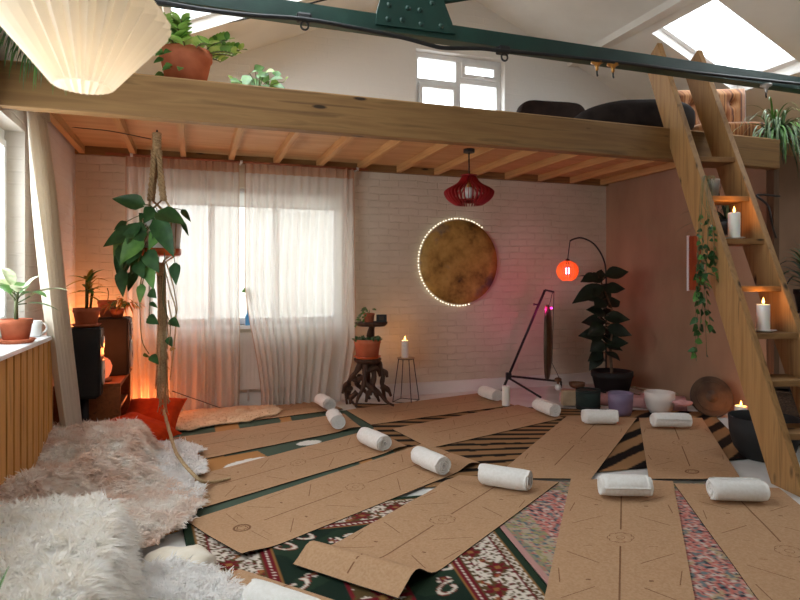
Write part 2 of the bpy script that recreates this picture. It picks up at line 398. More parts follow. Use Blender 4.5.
def tag(o, label=None, cat=None, group=None, kind=None):
    if label: o['label'] = label
    if cat: o['category'] = cat
    if group: o['group'] = group
    if kind: o['kind'] = kind
    return o
def T(name, label, cat, loc, group=None):
    o = bpy.data.objects.new(name, None); o.empty_display_size = .05; C.objects.link(o); o.location = V(loc)
    return tag(o, label, cat, group)
def S(name, mb, mats, label, parent=None, cat=None, **kw):
    o = mb.build(name, mats, parent, **kw)
    if parent is None: tag(o, label, cat or 'room', None, 'structure')
    return o
def lamp(name, loc, c, watts, r=.03, parent=None):
    l = bpy.data.lights.new(name, 'POINT'); l.color = rgb(c)[:3]; l.energy = watts; l.shadow_soft_size = r
    o = bpy.data.objects.new(name, l); C.objects.link(o); o.location = loc
    if parent is not None:
        off = V((0, 0, 0)); q = parent
        while q is not None: off += q.location; q = q.parent
        o.parent = parent; o.location = V(loc)-off
    return o
def bez(pts, n=10):
    """smooth curve through points"""
    P = [V(p) for p in pts]; out = []
    for i in range(len(P)-1):
        a = P[max(i-1, 0)]; b = P[i]; c = P[i+1]; d = P[min(i+2, len(P)-1)]
        for k in range(n):
            t = k/n
            out.append(.5*((2*b)+(c-a)*t+(2*a-5*b+4*c-d)*t*t+(3*b-a-3*c+d)*t**3))
    out.append(P[-1]); return out
def Rz(a): return Matrix.Rotation(a, 3, 'Z')

# ================================================================== THE ROOM
YB = 6.15; XL = -1.03; XR = 6.4; XP = 4.78; YR = -2.4
gA, gB = aY(215, 62, YB), aY(330, 25, YB); gC, gD = aY(487, 8, YB), aY(575, 65, YB)
kl = (gB.z-gA.z)/(gB.x-gA.x); kr = (gD.z-gC.z)/(gD.x-gC.x)
XG = (gC.z-kr*gC.x-gA.z+kl*gA.x)/(kl-kr); ZG = gA.z+kl*(XG-gA.x)
def roof(x): return ZG+kl*(x-XG) if x < XG else ZG+kr*(x-XG)
# floor
S('floor', MB().bx(XL-.3, XR+.3, YR-.3, YB+.3, -.12, 0), 'floor', 'white painted floor under the rugs and mats')
# back wall with two windows
WL = (-.45, 1.46, .80, 2.17); WU = (2.29, 3.38, 2.75, aY(416, 48, YB).z)
mb = MB()
def wpoly(x0, x1, z0, z1=None):
    pts = [(x0, YB, z0), (x1, YB, z0)]
    if z1 is None:
        pts.append((x1, YB, roof(x1)))
        if x0 < XG < x1: pts.append((XG, YB, ZG))
        pts.append((x0, YB, roof(x0)))
    else: pts += [(x1, YB, z1), (x0, YB, z1)]
    mb.prism(pts, (0, .28, 0))
wpoly(XL-.28, WL[0], 0); wpoly(WL[0], WL[1], 0, WL[2]); wpoly(WL[0], WL[1], WL[3]); wpoly(WL[1], WU[0], 0)
wpoly(WU[0], WU[1], 0, WU[2]); wpoly(WU[0], WU[1], WU[3]); wpoly(WU[1], XR+.28, 0)
S('wall_back', mb, 'brickB', 'white painted brick gable wall at the back')
# left wall with windows
WN = (1.2, 4.42, .90, 2.20); WN2 = (-1.0, .0, 1.1, 2.10)
mb = MB(); ze = roof(XL)
for y0, y1, z0, z1 in ((YR, WN2[0], 0, ze), (WN2[0], WN2[1], 0, WN2[2]), (WN2[0], WN2[1], WN2[3], ze), (WN2[1], WN[0], 0, ze), (WN[0], WN[1], 0, .9), (WN[0], WN[1], 2.2, ze), (WN[1], YB, 0, ze)):
    mb.bx(XL-.28, XL, y0, y1, z0, z1)
S('wall_left', mb, 'brickL', 'white painted brick wall on the window side')
S('wall_right', MB().bx(XR, XR+.28, YR, YB, 0, roof(XR)), 'clay', 'plain plaster wall far beyond the ladder')
mb = MB(); mb.bx(XP, XP+.1, 3.97, YB, 0, 2.475); S('wall_partition', mb, 'pink', 'pink clay plastered wall beneath the mezzanine')
mb = MB(); mb.bx(XP+.1, XR, 4.35, 4.45, 0, 2.475); S('wall_return', mb, 'pink', 'pink plaster wall behind the ladder edge')
mb = MB(); mb.prism([(XL-.28, YR, 0), (XR+.28, YR, 0), (XR+.28, YR, roof(XR)), (XG, YR, ZG), (XL-.28, YR, roof(XL))], (0, -.2, 0))
S('wall_rear', mb, 'clay', 'plain white wall behind the camera')
# ceilings with skylights
SKL = [(-.22, .98, 4.2, 5.26), (-.22, .98, 2.2, 3.6)]; SKR = [(aY(646, 42, 5.05).x*0+4.45, 5.6, 4.2, 5.0), (4.45, 5.6, 2.2, 3.6)]  # the nearer skylight on each slope is unseen, added for daylight
def slope(x0, x1, holes, name, label):
    mb = MB(); ys = YR-.2
    def slab(a, b, y0, y1):
        mb.prism([(a, y0, roof(a)), (b, y0, roof(b)), (b, y1, roof(b)), (a, y1, roof(a))], (0, 0, .22))
    hx0, hx1 = holes[0][0], holes[0][1]
    slab(x0, hx0, ys, YB+.28); slab(hx1, x1, ys, YB+.28)
    y = ys
    for h in sorted(holes, key=lambda q: q[2]): slab(hx0, hx1, y, h[2]); y = h[3]
    slab(hx0, hx1, y, YB+.28)
    S(name, mb, 'plaster', label)
slope(XL-.28, XG, SKL, 'ceiling_left', 'white sloping ceiling on the window side'); slope(XG, XR+.28, SKR, 'ceiling_right', 'white sloping ceiling on the ladder side')
wn = 0
def skylight(h, n):
    x0, x1, y0, y1 = h; t = T('window_%d' % n, 'bright roof window in the sloping ceiling, the nearer pair added for daylight', 'window', ((x0+x1)/2, y0, roof((x0+x1)/2)+.12)); t['kind'] = 'structure'
    f = MB(); w = .05
    def bar(a, b, ya, yb): f.prism([(a, ya, roof(a)+.1), (b, ya, roof(b)+.1), (b, yb, roof(b)+.1), (a, yb, roof(a)+.1)], (0, 0, .07))
    bar(x0, x0+w, y0, y1); bar(x1-w, x1, y0, y1); bar(x0+w, x1-w, y0, y0+w); bar(x0+w, x1-w, y1-w, y1)
    f.build('window_frame', 'upvc', t)
    g = MB(); g.prism([(x0+w, y0+w, roof(x0+w)+.13), (x1-w, y0+w, roof(x1-w)+.13), (x1-w, y1-w, roof(x1-w)+.13), (x0+w, y1-w, roof(x0+w)+.13)], (0, 0, .006)); g.build('pane', 'glass', t)
for n, h in enumerate(SKL+SKR): skylight(h, n+1)
def wallwin(n, axis, pos, a0, a1, z0, z1, muls, trans, label, fw=.06, vents=()):
    t = T('window_%d' % n, label, 'window', (a0, pos, z0) if axis == 'Y' else (pos, a0, z0)); t['kind'] = 'structure'
    def B(mb, p0, p1, q0, q1, dpt=.06, o=0):
        if axis == 'Y': mb.bx(p0, p1, pos-dpt/2+o, pos+dpt/2+o, q0, q1)
        else: mb.bx(pos-dpt/2-o, pos+dpt/2-o, p0, p1, q0, q1)
    f = MB(); B(f, a0, a1, z0, z0+fw); B(f, a0, a1, z1-fw, z1); B(f, a0, a0+fw, z0+fw, z1-fw); B(f, a1-fw, a1, z0+fw, z1-fw)
    for x in muls: B(f, x-fw/2, x+fw/2, z0+fw, z1-fw)
    f.build('window_frame', 'upvc', t, bevel=.006)
    if trans:
        tr = MB()
        for (x0, x1, z) in trans: B(tr, x0, x1, z-fw/2, z+fw/2)
        tr.build('transom', 'upvc', t, bevel=.006)
    for (x0, x1, q0, q1) in vents:
        v = MB(); s = .045; B(v, x0, x1, q0, q0+s, .05, -.035); B(v, x0, x1, q1-s, q1, .05, -.035); B(v, x0, x0+s, q0+s, q1-s, .05, -.035); B(v, x1-s, x1, q0+s, q1-s, .05, -.035)
        c = v.build('casement', 'upvc', t, bevel=.005)
        hd = MB(); B(hd, (x0+x1)/2-.05, (x0+x1)/2+.05, q0+.012, q0+.03, .03, -.07); hd.build('handle', 'upvc', c)
    g = MB(); B(g, a0+fw, a1-fw, z0+fw, z1-fw, .006, .015); g.build('pane', 'glass', t)
    return t
# lower back window (behind the sheer curtains)
xm1 = aY(212, 250, YB).x; xm2 = aY(277, 250, YB).x
wallwin(5, 'Y', YB+.12, *WL, [xm1, xm2], [], 'wide white window behind the sheer curtains', .07)
# upper window
um = aY(458, 70, YB+.1).x; utr = aY(458, 86, YB+.1).z
wallwin(6, 'Y', YB+.12, *WU, [um], [(WU[0]+.06, um-.03, utr+.01), (um+.03, WU[1]-.06, utr+.06)], 'white window high in the gable above the mezzanine', .06,
        [(um+.03, WU[1]-.06, utr+.09, WU[3]-.06), (WU[0]+.06, um-.03, WU[2]+.06, utr-.02)])
wallwin(7, 'X', XL-.14, *WN, [2.27, 3.34], [], 'white window beside the cream curtain', .08, [(3.38, 4.34, .98, 2.12)])
wallwin(8, 'X', XL-.14, *WN2, [-.5], [], 'white window added behind the camera for daylight', .08)  # unseen, added to bring more daylight onto the front mats
S('trim_1', MB().bx(WL[0]-.02, WL[1]+.02, YB-.05, YB+.16, WL[2]-.035, WL[2]), 'upvc', 'white window ledge behind the sheer curtains')
S('baseboard_back', MB().bx(XL, XP, YB-.03, YB, 0, .13), 'plaster', 'white painted skirting along the brick wall')
S('trim_2', MB().bx(4.22, 4.34, YR, YB, roof(4.28)-.05, roof(4.28)+.03), 'plaster', 'white roof purlin under the sloping ceiling')

# outside the back window: a yard, and a pale wall added to dim the daylight
S('ground_outside', MB().bx(-7, 10, YB+.3, YB+9, -.3, -.2), 'floor', 'pale paved yard outside the curtained window', cat='ground')
S('wall_added', MB().bx(-6, 6, YB+2.6, YB+2.8, -.2, 2.9), 'render', 'pale wall added outside the curtained window to dim its daylight')
# ================================================================== MEZZANINE
YM = 3.86; ZB0, ZB1 = 2.218, 2.468
S('mezzanine_beam', MB().bx(XL, XP+.03, YM, YM+.09, ZB0, ZB1), 'pine', 'long pine beam along the mezzanine front', cat='beam', bevel=.006)
S('mezzanine_deck', MB().bx(XL, XR, YM+.09, YB, 2.475, 2.50), 'ply', 'plywood deck of the mezzanine', cat='deck')
S('mezzanine_ledger', MB().bx(XL, XP, YB-.045, YB, 2.40, 2.475), 'pine', 'dark pine ledger on the brick wall below the deck', cat='beam')
for i in range(14):
    x = -.97+.435*i
    if x > XP-.05: break
    S('mezzanine_joist', MB().bx(x-.024, x+.024, YM+.09, YB-.045, 2.405, 2.475), 'pineY', 'pine joist under the plywood deck', cat='joist')['group'] = 'joists under the mezzanine'
pw = aX(778, 260, XP+.05)
S('mezzanine_post', MB().bx(XP+.005, XP+.07, 3.9, 3.968, 0, 2.215).bx(XP+.032, XP+.07, 3.952, 3.968, 2.215, 2.475), 'postw', 'dark wooden post at the end of the mezzanine', cat='post')
# beam bolts
# ================================================================== GREEN STEEL TRUSS
YT = 3.42
t = T('steel_truss', 'dark green riveted steel truss crossing under the roof', 'truss', aY(420, 30, YT)); t['kind'] = 'structure'
z1 = aY(600, 47, YT).z; z0 = aY(600, 61, YT).z
mb = MB(); mb.bx(XL, XR, YT, YT+.012, z0, z1).bx(XL, XR, YT+.012, YT+.09, z0, z0+.012).bx(XL, XR, YT+.012, YT+.09, z1-.012, z1)
mb.build('tie_beam', 'green', t)
g = [aY(x, y, YT-.012) for x, y in ((376, 24), (455, 34), (452, 22), (442, -4), (384, -14), (377, 10))]
gp = MB().prism(g, (0, .012, 0)).build('gusset_plate', 'green', t)
for x, y in ((388, 19), (402, 20), (421, 24), (441, 26), (389, 5), (408, 8), (420, 10), (432, 3)):
    p = aY(x, y, YT-.013); MB().ball(p, .017, 10, sq=(1, .6, 1), n=6).build('rivet', 'green', gp)
for sx in (-1, 1):
    a = aY(415, 5, YT+.03); b = V((XG+sx*1.55, YT+.03, roof(XG+sx*1.55)-.05))
    MB().tube([a, b], .022, 8).build('strut', 'green', t)
mb = MB(); pts = [aY(x, y, YT-.03) for x, y in ((60, -4), (150, 1), (200, 9), (250, 15), (303, 19), (350, 27), (400, 37), (430, 45), (445, 48), (480, 48.5), (503, 51), (550, 55), (596, 60), (640, 65), (700, 73), (800, 84))]
tag(mb.tube(bez(pts, 4), .013, 8).build('power_cable', 'black'), 'black cable sagging along the underside of the green steel truss', 'cable')
mb = MB(); mb.tube(bez([aY(x, y, 5.27) for x, y in ((205, 27), (262, 15), (328, -1))], 4), .008, 6)
tag(mb.build('thin_cable', 'black'), 'thin black cable across the corner of the left skylight', 'cable')
def hookobj(x, y, mk, label, kind):
    p = aY(x, y, YT+.0); t = T('rigging_hook', label, 'hook', p)
    if kind == 'ring':
        MB().box(p+V((0, 0, .01)), (.085, .06, .05)).build('clamp', mk, t, bevel=.012)
        MB().tube([p+V((.022*math.cos(a), -.02, -.04+.024*math.sin(a))) for a in [2*pi*k/14 for k in range(15)]], .006, 6).build('ring', mk, t)
    else:
        MB().lathe([(.012, .02), (.04, .012), (.042, 0), (.02, -.012), (.01, -.03), (.012, -.045), (.004, -.055)], p, 14).build('swivel', mk, t)
        MB().tube([p+V((0, 0, -.05)), p+V((0, 0, -.075)), p+V((.006, 0, -.09))], .006, 6).build('hook', 'black', t)
hookobj(304, 20, 'black', 'black clamp with a ring under the truss above the left window curtains', 'ring')
hookobj(503, 52, 'black', 'black clamp with a ring under the truss beside the gable window', 'ring')
hookobj(597, 63, 'brass', 'brass swivel hook under the truss, the one farther from the ladder', 'sw')
hookobj(613, 65, 'brass', 'brass swivel hook under the truss close to the ladder', 'sw')
hookobj(766, 86, 'silver', 'grey swivel hook under the truss to the right of the ladder', 'sw')

# ================================================================== RUGS
def rug(name, label, quad, res, fn, z, cat='rug'):
    a, b, c, d = [V(q) for q in quad]; w = ((b-a).length+(c-d).length)/2; h = ((d-a).length+(c-b).length)/2
    nu = int(w/res); nv = int(h/res)
    mb = MB().grid(lambda u, v: (a.lerp(b, u)).lerp(d.lerp(c, u), v)*1.0+V((0, 0, z+.002*noise.noise(V((u*w*4, v*h*4, z*900))))), nu, nv)
    ob = mb.build(name, 'rug', None, loc=((a+b+c+d)/4)+V((0, 0, 0)))
    at = ob.data.color_attributes.new('weave', 'FLOAT_COLOR', 'POINT'); buf = []
    for j in range(nv+1):
        for i in range(nu+1):
            buf += rgb(fn(i/nu*w, j/nv*h, w, h))
    at.data.foreach_set('color', buf)
    md = ob.modifiers.new('t', 'SOLIDIFY'); md.thickness = .004; md.offset = -1
    return tag(ob, label, cat)
GRN, CRM, RED, GLD, OLV, DKG = (36, 52, 38), (208, 196, 182), (104, 24, 32), (138, 98, 54), (84, 66, 38), (26, 40, 31)
def flower(x, y, r, k=6):
    t = math.atan2(y, x); q = math.hypot(x, y)/r
    if q < .28: return GLD
    if q < .72+.28*math.cos(k*t): return RED
    if q < .95+.25*math.cos(k*t+2): return OLV
    return None
def persian(u, v, w, h):
    d = min(u, w-u, v, h-v); vert = min(u, w-u) < min(v, h-v); s = v if vert else u
    if d < .035: return GRN
    if d < .043: return GLD
    if d < .082:
        q = (s/.05) % 1; e = (d-.062)/.017
        return CRM if abs(math.hypot((q-.5)*2.0, e)-.72) < .2 else (88, 66, 38)
    if d < .09: return RED
    if d < .27:
        c = .17; k = math.floor(s/c); x = (s/c-k-.5)*c; y = d-.18+.035*(1 if k % 2 else -1)
        f = flower(x, y, .05, 6 if k % 2 else 5)
        if f: return f
        if noise.noise(V((s*60, d*60, 4.0))) > .16: return OLV
        if noise.noise(V((s*52, d*52, 9.0))) > .26: return RED
        g = abs(y-.045*math.sin(s*2*pi/c+1.2))
        if g < .007: return GLD
        if g < .013 and abs(x) > .04: return (150, 60, 44)
        return CRM
    if d < .276: return OLV
    if d < .318: return CRM if math.hypot(((s/.026) % 1)-.5, (d-.30)/.026) < .3 else RED
    if d < .33: return GLD
    # field with scrolls
    wv = .40+.05*math.sin(s*12); y = d-wv
    c = .19; k = math.floor(s/c); x = (s/c-k-.5)*c
    t = math.atan2(y, x); q = math.hypot(x, y)
    sp = .016+.04*((t+pi)/(2*pi))
    if abs(q-sp) < .007: return CRM
    if abs(q-sp) < .011: return (130, 60, 44)
    f = flower(x+.08, y-.04, .03, 5)
    if f: return CRM if f == OLV else f
    if d > .55:
        X = u-w/2; Y = (v-h/2)*.7; q = math.hypot(X, Y); t = math.atan2(Y, X)
        if q < .2+.05*math.cos(8*t): return flower(math.sin(X*24)*.04, math.sin(Y*24)*.04, .05) or CRM
    return GRN if noise.noise(V((u*5, v*5, 0))) > -.1 else DKG
rug('persian_rug', 'dark green rug with cream scrollwork and floral border under the front mats', [(-.07, 3.32, 0), (1.53, 3.2, 0), (1.2, 1.2, 0), (.12, 1.2, 0)], .0085, persian, .010)
def faded(u, v, w, h):
    d = min(u, w-u, v); n1 = noise.noise(V((u*30, v*36, 1))); n2 = noise.noise(V((u*62, v*80, 2))); n3 = noise.noise(V((u*14, v*14, 5)))
    n4 = noise.noise(V((u*44, v*56, 8)))
    if v < .05: return (96, 92, 84)
    if d < .03: return (176, 132, 124)
    if d < .2:
        if n4 > .25: return (86, 102, 106)
        if n1 > .2: return (150, 140, 96)
        if n2 > .25: return (176, 104, 96)
        return (168, 152, 130) if n3 > -.1 else (134, 128, 104)
    if n4 > .3: return (52, 60, 68)
    if n1 > .3: return (108, 118, 118)
    if n2 > .36: return (150, 64, 68)
    if n1 < -.28: return (192, 176, 164)
    if n3 > .35: return (172, 148, 116)
    return (184, 108, 98) if n2 > -.1 else (190, 146, 132)
rug('faded_rug', 'faded pink and blue patterned rug showing between the front mats', [(1.56, 3.44, 0), (2.98, 2.89, 0), (2.5, 1.2, 0), (1.22, 1.2, 0)], .009, faded, .008)
sq = [fl(352, 404), fl(711, 413), fl(757, 459), fl(425, 489)]
sa, sb, sc2, sd2 = sq
def stripes(u, v, w, h):
    jit = .006*noise.noise(V((u*6, v*6, 3)))
    p = sa.lerp(sb, u/w).lerp(sd2.lerp(sc2, u/w), v/h)
    if 1.15*(p.y-3.4)-1.1*(p.x-2.3) > 0:
        q = ((v+jit)/.128) % 1; return (30, 25, 22) if q < .42 else (150, 114, 78)
    q = ((sa.lerp(sb, u/w).lerp(sd2.lerp(sc2, u/w), v/h).dot(V((-.447, .894, 0)))+jit)/.2) % 1
    return (28, 24, 22) if q < .46 else (150, 114, 78)
rug('striped_rug', 'black and tan striped rug under the farther row of mats', sq, .014, stripes, .007)
# olive rug: plain ground with big tan blocks and white leaf shapes woven in
t_ol, t_tan, t_wh = (78, 92, 78), (178, 128, 78), (226, 222, 214)
kq = [fl(172, 424), fl(352, 411), fl(420, 456), V((-.16, 3.12, 0))]
ell = [(fl(228, 433), .10, .30, 0), (fl(286, 421), .05, .30, 0), (fl(236, 463), .22, .16, .3), (fl(370, 467), .05, .2, 0), (fl(170, 529), .1, .1, 0), (fl(206, 466), .12, .3, 0)]
wel = [(fl(248, 464), .17, .075, .42), (fl(309, 444), .10, .06, .3), (fl(388, 462), .12, .07, .5), (fl(187, 524), .05, .12, 0)]
a_, b_, c_, d_ = kq; kw = ((b_-a_).length+(c_-d_).length)/2; kh = ((d_-a_).length+(c_-b_).length)/2
def kilim(u, v, w, h):
    p = a_.lerp(b_, u/w).lerp(d_.lerp(c_, u/w), v/h)
    for e, rx, ry, an in wel:
        x = p.x-e.x; y = p.y-e.y; x, y = x*math.cos(an)+y*math.sin(an), y*math.cos(an)-x*math.sin(an)
        if (x/rx)**2+(y/ry)**2 < 1: return t_wh
    for e, rx, ry, an in ell:
        x = p.x-e.x; y = p.y-e.y; x, y = x*math.cos(an)+y*math.sin(an), y*math.cos(an)-x*math.sin(an)
        if abs(x) < rx and abs(y) < ry: return t_tan
    return t_ol
rug('olive_rug', 'olive green rug with tan blocks and white leaf shapes under the window side mats', kq, .011, kilim, .006)

# ================================================================== YOGA MATS AND TOWELS
ZM = .014
def ext(f, h, L): f, h = V(f), V(h); return h+(f-h).normalized()*L
ML = 1.78
def fh(f, h, L=None):
    f = fl(*f); h = fl(*h); return (ext(f, h, L) if L else f, h)
e2 = fh((165, 434), (343, 411), ML); nf = V((-.225, .974, 0))
mq = {}
mq['F1'] = (e2[0]+nf*.5, e2[1]+nf*.5, e2[1], e2[0])
mq['F2'] = fh((180, 439.4), (344, 415.5), ML)+fh((206, 461), (361, 430), ML)[::-1]
mq['F3'] = fh((197, 478), (374, 431), ML)+fh((190, 515), (407, 449.5), ML)[::-1]
mq['F4'] = fh((187, 525), (424, 445.5))+fh((242, 563.6), (480, 466))[::-1]
mq['F5'] = (fl(293, 571), fl(459, 478), fl(559, 485), fl(398, 606))
mq['F6'] = fh((545, 600), (571, 481.5), ML)+fh((694, 600), (673, 484), ML)[::-1]
a, b = fh((755, 600), (674, 486.5), ML); hb = fl(779, 491); mq['F7'] = (a, b, hb, a+(hb-b))
mq['B1'] = fh((346, 412), (481, 394.5))+fh((371, 427), (514, 407))[::-1]
mq['B2'] = fh((392, 431), (518, 406.5))+fh((430, 451), (564, 419.8))[::-1]
mq['B3'] = fh((493, 481), (567, 418))+fh((591, 482), (637, 420))[::-1]
mq['B4'] = fh((649, 482), (639, 420))+fh((741, 482), (702, 420))[::-1]
hA, hB = fl(240, 583), fl(342, 618); bd = V((-.80, -.60, 0)); mq['F8'] = (hA+bd*1.4, hA, hB, hB+bd*1.4)
mlab = {
 'F1': 'cork yoga mat lying along the sheer curtains, partly under the flat cream sheepskin',
 'F2': 'cork yoga mat second from the sheer curtains, between two olive green rug strips',
 'F3': 'cork yoga mat ending under the macrame rope tail and white fleece',
 'F4': 'cork yoga mat with its round printed logo visible beside the dark green rug',
 'F5': 'cork yoga mat with a curled arched near end on the dark green rug',
 'F6': 'cork yoga mat pointing straight at the camera between the two strips of pink rug',
 'F7': 'cork yoga mat nearest the foot of the ladder',
 'B1': 'cork yoga mat along the brick wall in front of the wire candle stool',
 'B2': 'cork yoga mat of the far row between the wall mat and the black striped triangle',
 'B3': 'cork yoga mat of the far row pointing at the dark green bowl',
 'B4': 'cork yoga mat of the far row in front of the pale quartz bowl',
 'F8': 'cork yoga mat with a lifted corner cut off by the bottom of the photo'}
def lines():
    out = [((0.0, 0), (.80, 0), .008), ((1.0, 0), (1.52, 0), .008)]
    for hs in (0, 1):
        for s in (-1, 1):
            q = lambda h, v: ((h if hs == 0 else 1.8-h), v*s)
            for (h1, v1, h2, v2, w) in ((.17, .07, .18, .23, .003), (.215, .1, .218, .19, .0025), (.30, .23, .40, .10, .0045), (.43, .245, .56, .262, .0045),
                                        (.62, .09, .73, .24, .0045), (.80, .13, .80, .17, .003), (.46, .12, .46, .14, .011)):
                out.append((q(h1, v1), q(h2, v2), w))
    return out
MLINES = lines()
def make_mat(k):
    fa, ha, hb, fb = [V(p) for p in mq[k]]          # foot/head of edge a, head/foot of edge b
    L = ((fa-ha).length+(fb-hb).length)/2; W = ((ha-hb).length+(fa-fb).length)/2
    t = T('yoga_mat', mlab[k], 'yoga mat', ((fa+ha+hb+fb)/4)+V((0, 0, ZM)), 'cork yoga mats laid in two fans')
    sd = sum(map(ord, k))
    def surf(h, v, dz=0):
        """h metres from the head end, v metres from the centre line"""
        u = h/L; q = v/W+.5
        p = (ha.lerp(fa, u)).lerp(hb.lerp(fb, u), q); s = L-h
        z = ZM+.0045
        z += .004*abs(noise.noise(V((h*2.4, v*3, sd))))
        if k == 'F5':
            z += .072*math.exp(-((s-.115)/.085)**2)+.012*math.exp(-((h-.2)/.1)**2)*max(0, -v)*4
        if k == 'F8': z += .045*math.exp(-((h-.05)/.13)**2)
        if k == 'F4': z += .025*math.exp(-(s/.12)**2)*abs(q)**2+.03*math.exp(-((h-.12)/.09)**2)*max(0, q-.55)*2
        if k in ('F3', 'F2'): z += .02*math.exp(-((h-.1)/.1)**2)*max(0, q-.6)*2
        return p+V((0, 0, z+dz))
    nu, nv = 56, 10
    MB().grid(lambda u, v: surf(u*L, (v-.5)*W), nu, nv).build('cork_surface', 'cork', t)
    b = MB().grid(lambda u, v: surf(u*L, (v-.5)*W, -.0042), nu, nv)
    ring = [(i/nu, 0) for i in range(nu+1)]+[(1, j/nv) for j in range(1, nv+1)]+[(i/nu, 1) for i in range(nu-1, -1, -1)]+[(0, j/nv) for j in range(nv-1, 0, -1)]
    vs = [surf(u*L, (v-.5)*W, -.0002) for u, v in ring]+[surf(u*L, (v-.5)*W, -.0042) for u, v in ring]; n = len(ring)
    b.add(vs, [(i, (i+1) % n, n+(i+1) % n, n+i) for i in range(n)]); b.build('rubber_backing', 'rubber', t)
    pm = MB()
    def seg(a, c, w):
        a = V((a[0], a[1], 0)); c = V((c[0], c[1], 0)); d = (c-a); ln = d.length; n = max(1, int(ln/.03)); pr = V((-d.y, d.x, 0))/ln*w/2; vs = []
        for i in range(n+1):
            p = a.lerp(c, i/n)
            for s in (-1, 1): q = p+pr*s; vs.append(surf(min(q.x, L), q.y, .0007))
        pm.add(vs, [(2*i, 2*i+1, 2*i+3, 2*i+2) for i in range(n)])
    def arc(h, v, r, a0, a1, w, n=14):
        pts = [(h+r*math.cos(a0+(a1-a0)*i/n), v+r*math.sin(a0+(a1-a0)*i/n)) for i in range(n+1)]
        for i in range(n): seg(pts[i], pts[i+1], w)
    sc_ = L/1.8
    for (a, c, w) in MLINES: seg((a[0]*sc_, a[1]), (c[0]*sc_, c[1]), w)
    for q in range(8):
        a = q*pi/4; arc(.9*sc_+.035*math.cos(a), .035*math.sin(a), .028, a-1.2, a+1.2, .003, 8)
    arc(.9*sc_, 0, .02, 0, 2*pi, .003)
    if k in ('F4', 'F3', 'F6', 'F7', 'B4'):
        arc(1.645*sc_, 0, .042, 0, 2*pi, .012, 20)
        for q in range(5): arc(1.645*sc_+.017*math.cos(q*1.257), .017*math.sin(q*1.257), .012, q*1.257-1.6, q*1.257+1.6, .005, 6)
    if k == 'F5': seg((1.5*sc_, 0), (L-.03, 0), .008)
    pm.build('printed_lines', 'print', t)
    return (ha, hb, L)
for k in ('F1', 'F2', 'F3', 'F4', 'F5', 'F6', 'F7', 'F8', 'B1', 'B2', 'B3', 'B4'): make_mat(k)

def towel(px, py, ax, label, L=.30, r=.068, lift=0):
    c = fl(px, py, ZM+.009+r*.92+lift); c.z = ZM+.009+r*.95+lift
    ax = V(ax); ax.z = 0; ax.normalize(); y = V((0, 0, 1)).cross(ax); z = V((0, 0, 1)); sd = rnd.random()*50
    turns = 4.4; n = 150; nl = 12; vs = []; th = .0118; ph = rnd.random()*6
    for i in range(n+1):
        t = i/n; a = ph+t*turns*2*pi; ro = .006+(r-.006)*(t**.92)
        for (rr) in (ro, max(ro-th, .001)):
            for j in range(nl+1):
                s = j/nl-.5; end = .010*noise.noise(V((a*.35, sd, 1 if s > 0 else 5)))
                k = 1+.045*noise.noise(V((math.cos(a)*1.6, math.sin(a)*1.6, s*5+sd)))-(.07*(abs(s)*2)**6 if t > .75 else 0)
                vs.append(c+ax*(s*(L+2*end-(.02 if t > .9 else 0)))+y*(rr*k*math.cos(a)*1.04)+z*(max(-r*.95, rr*k*math.sin(a)*.95)))
    m1 = nl+1; fs = []
    at = lambda i, w, j: i*2*m1+w*m1+j
    for i in range(n):
        for j in range(nl):
            fs.append((at(i, 0, j), at(i+1, 0, j), at(i+1, 0, j+1), at(i, 0, j+1))); fs.append((at(i, 1, j), at(i, 1, j+1), at(i+1, 1, j+1), at(i+1, 1, j)))
        for j in (0, nl): fs.append((at(i, 0, j), at(i, 1, j), at(i+1, 1, j), at(i+1, 0, j)))
    for i in (0, n):
        for j in range(nl): fs.append((at(i, 0, j), at(i, 0, j+1), at(i, 1, j+1), at(i, 1, j)))
    ob = MB().add(vs, fs, 0, True).build('rolled_towel', 'towel')
    tag(ob, label, 'towel', 'white towels rolled at the head of the mats')
hd = lambda k: mq[k][2]-mq[k][1]
towel(325, 402, fl(337, 409)-fl(316, 396), 'white rolled towel nearest the sheer curtains, lit pink')
towel(335.5, 419, hd('F2')+V((-.05, 0, 0)), 'white rolled towel second from the sheer curtains, just below the first')
towel(374, 439, fl(392, 449)-fl(357, 434), 'white rolled towel third from the curtains in the front row')
towel(430.5, 460, fl(451, 471)-fl(411, 453), 'white rolled towel at the head of the mat with the visible round logo')
towel(505, 477, fl(531, 483)-fl(480, 475), 'white rolled towel at the head of the mat with the curled end')
towel(625, 486, V((RT[0], RT[1], 0))+V((-.02, -.05, 0)), 'white rolled towel on the mat pointing straight at the camera', .275)
towel(737, 490, V((RT[0], RT[1], 0))+V((-.02, -.06, 0)), 'white rolled towel nearest the ladder foot', .29)
towel(490, 393.5, fl(501, 400)-fl(478, 392), 'white rolled towel against the skirting behind the white pillar candle', .31)
towel(546, 407.5, fl(559, 414)-fl(533, 404), 'white rolled towel in front of the gong stand', .31)
towel(600, 416.5, V((RT[0], RT[1], 0))+V((-.02, -.06, 0)), 'white rolled towel below the dark green and violet bowls', .29)
towel(671, 420.5, V((RT[0], RT[1], 0))+V((-.02, -.05, 0)), 'white rolled towel in front of the pale quartz bowl', .30)
hm = (mq['F8'][1]*.55+mq['F8'][2]*.45)+bd*.13
towel(283, 607, hd('F8'), 'white rolled towel cut off at the bottom edge of the photo', .30, .066, .03)

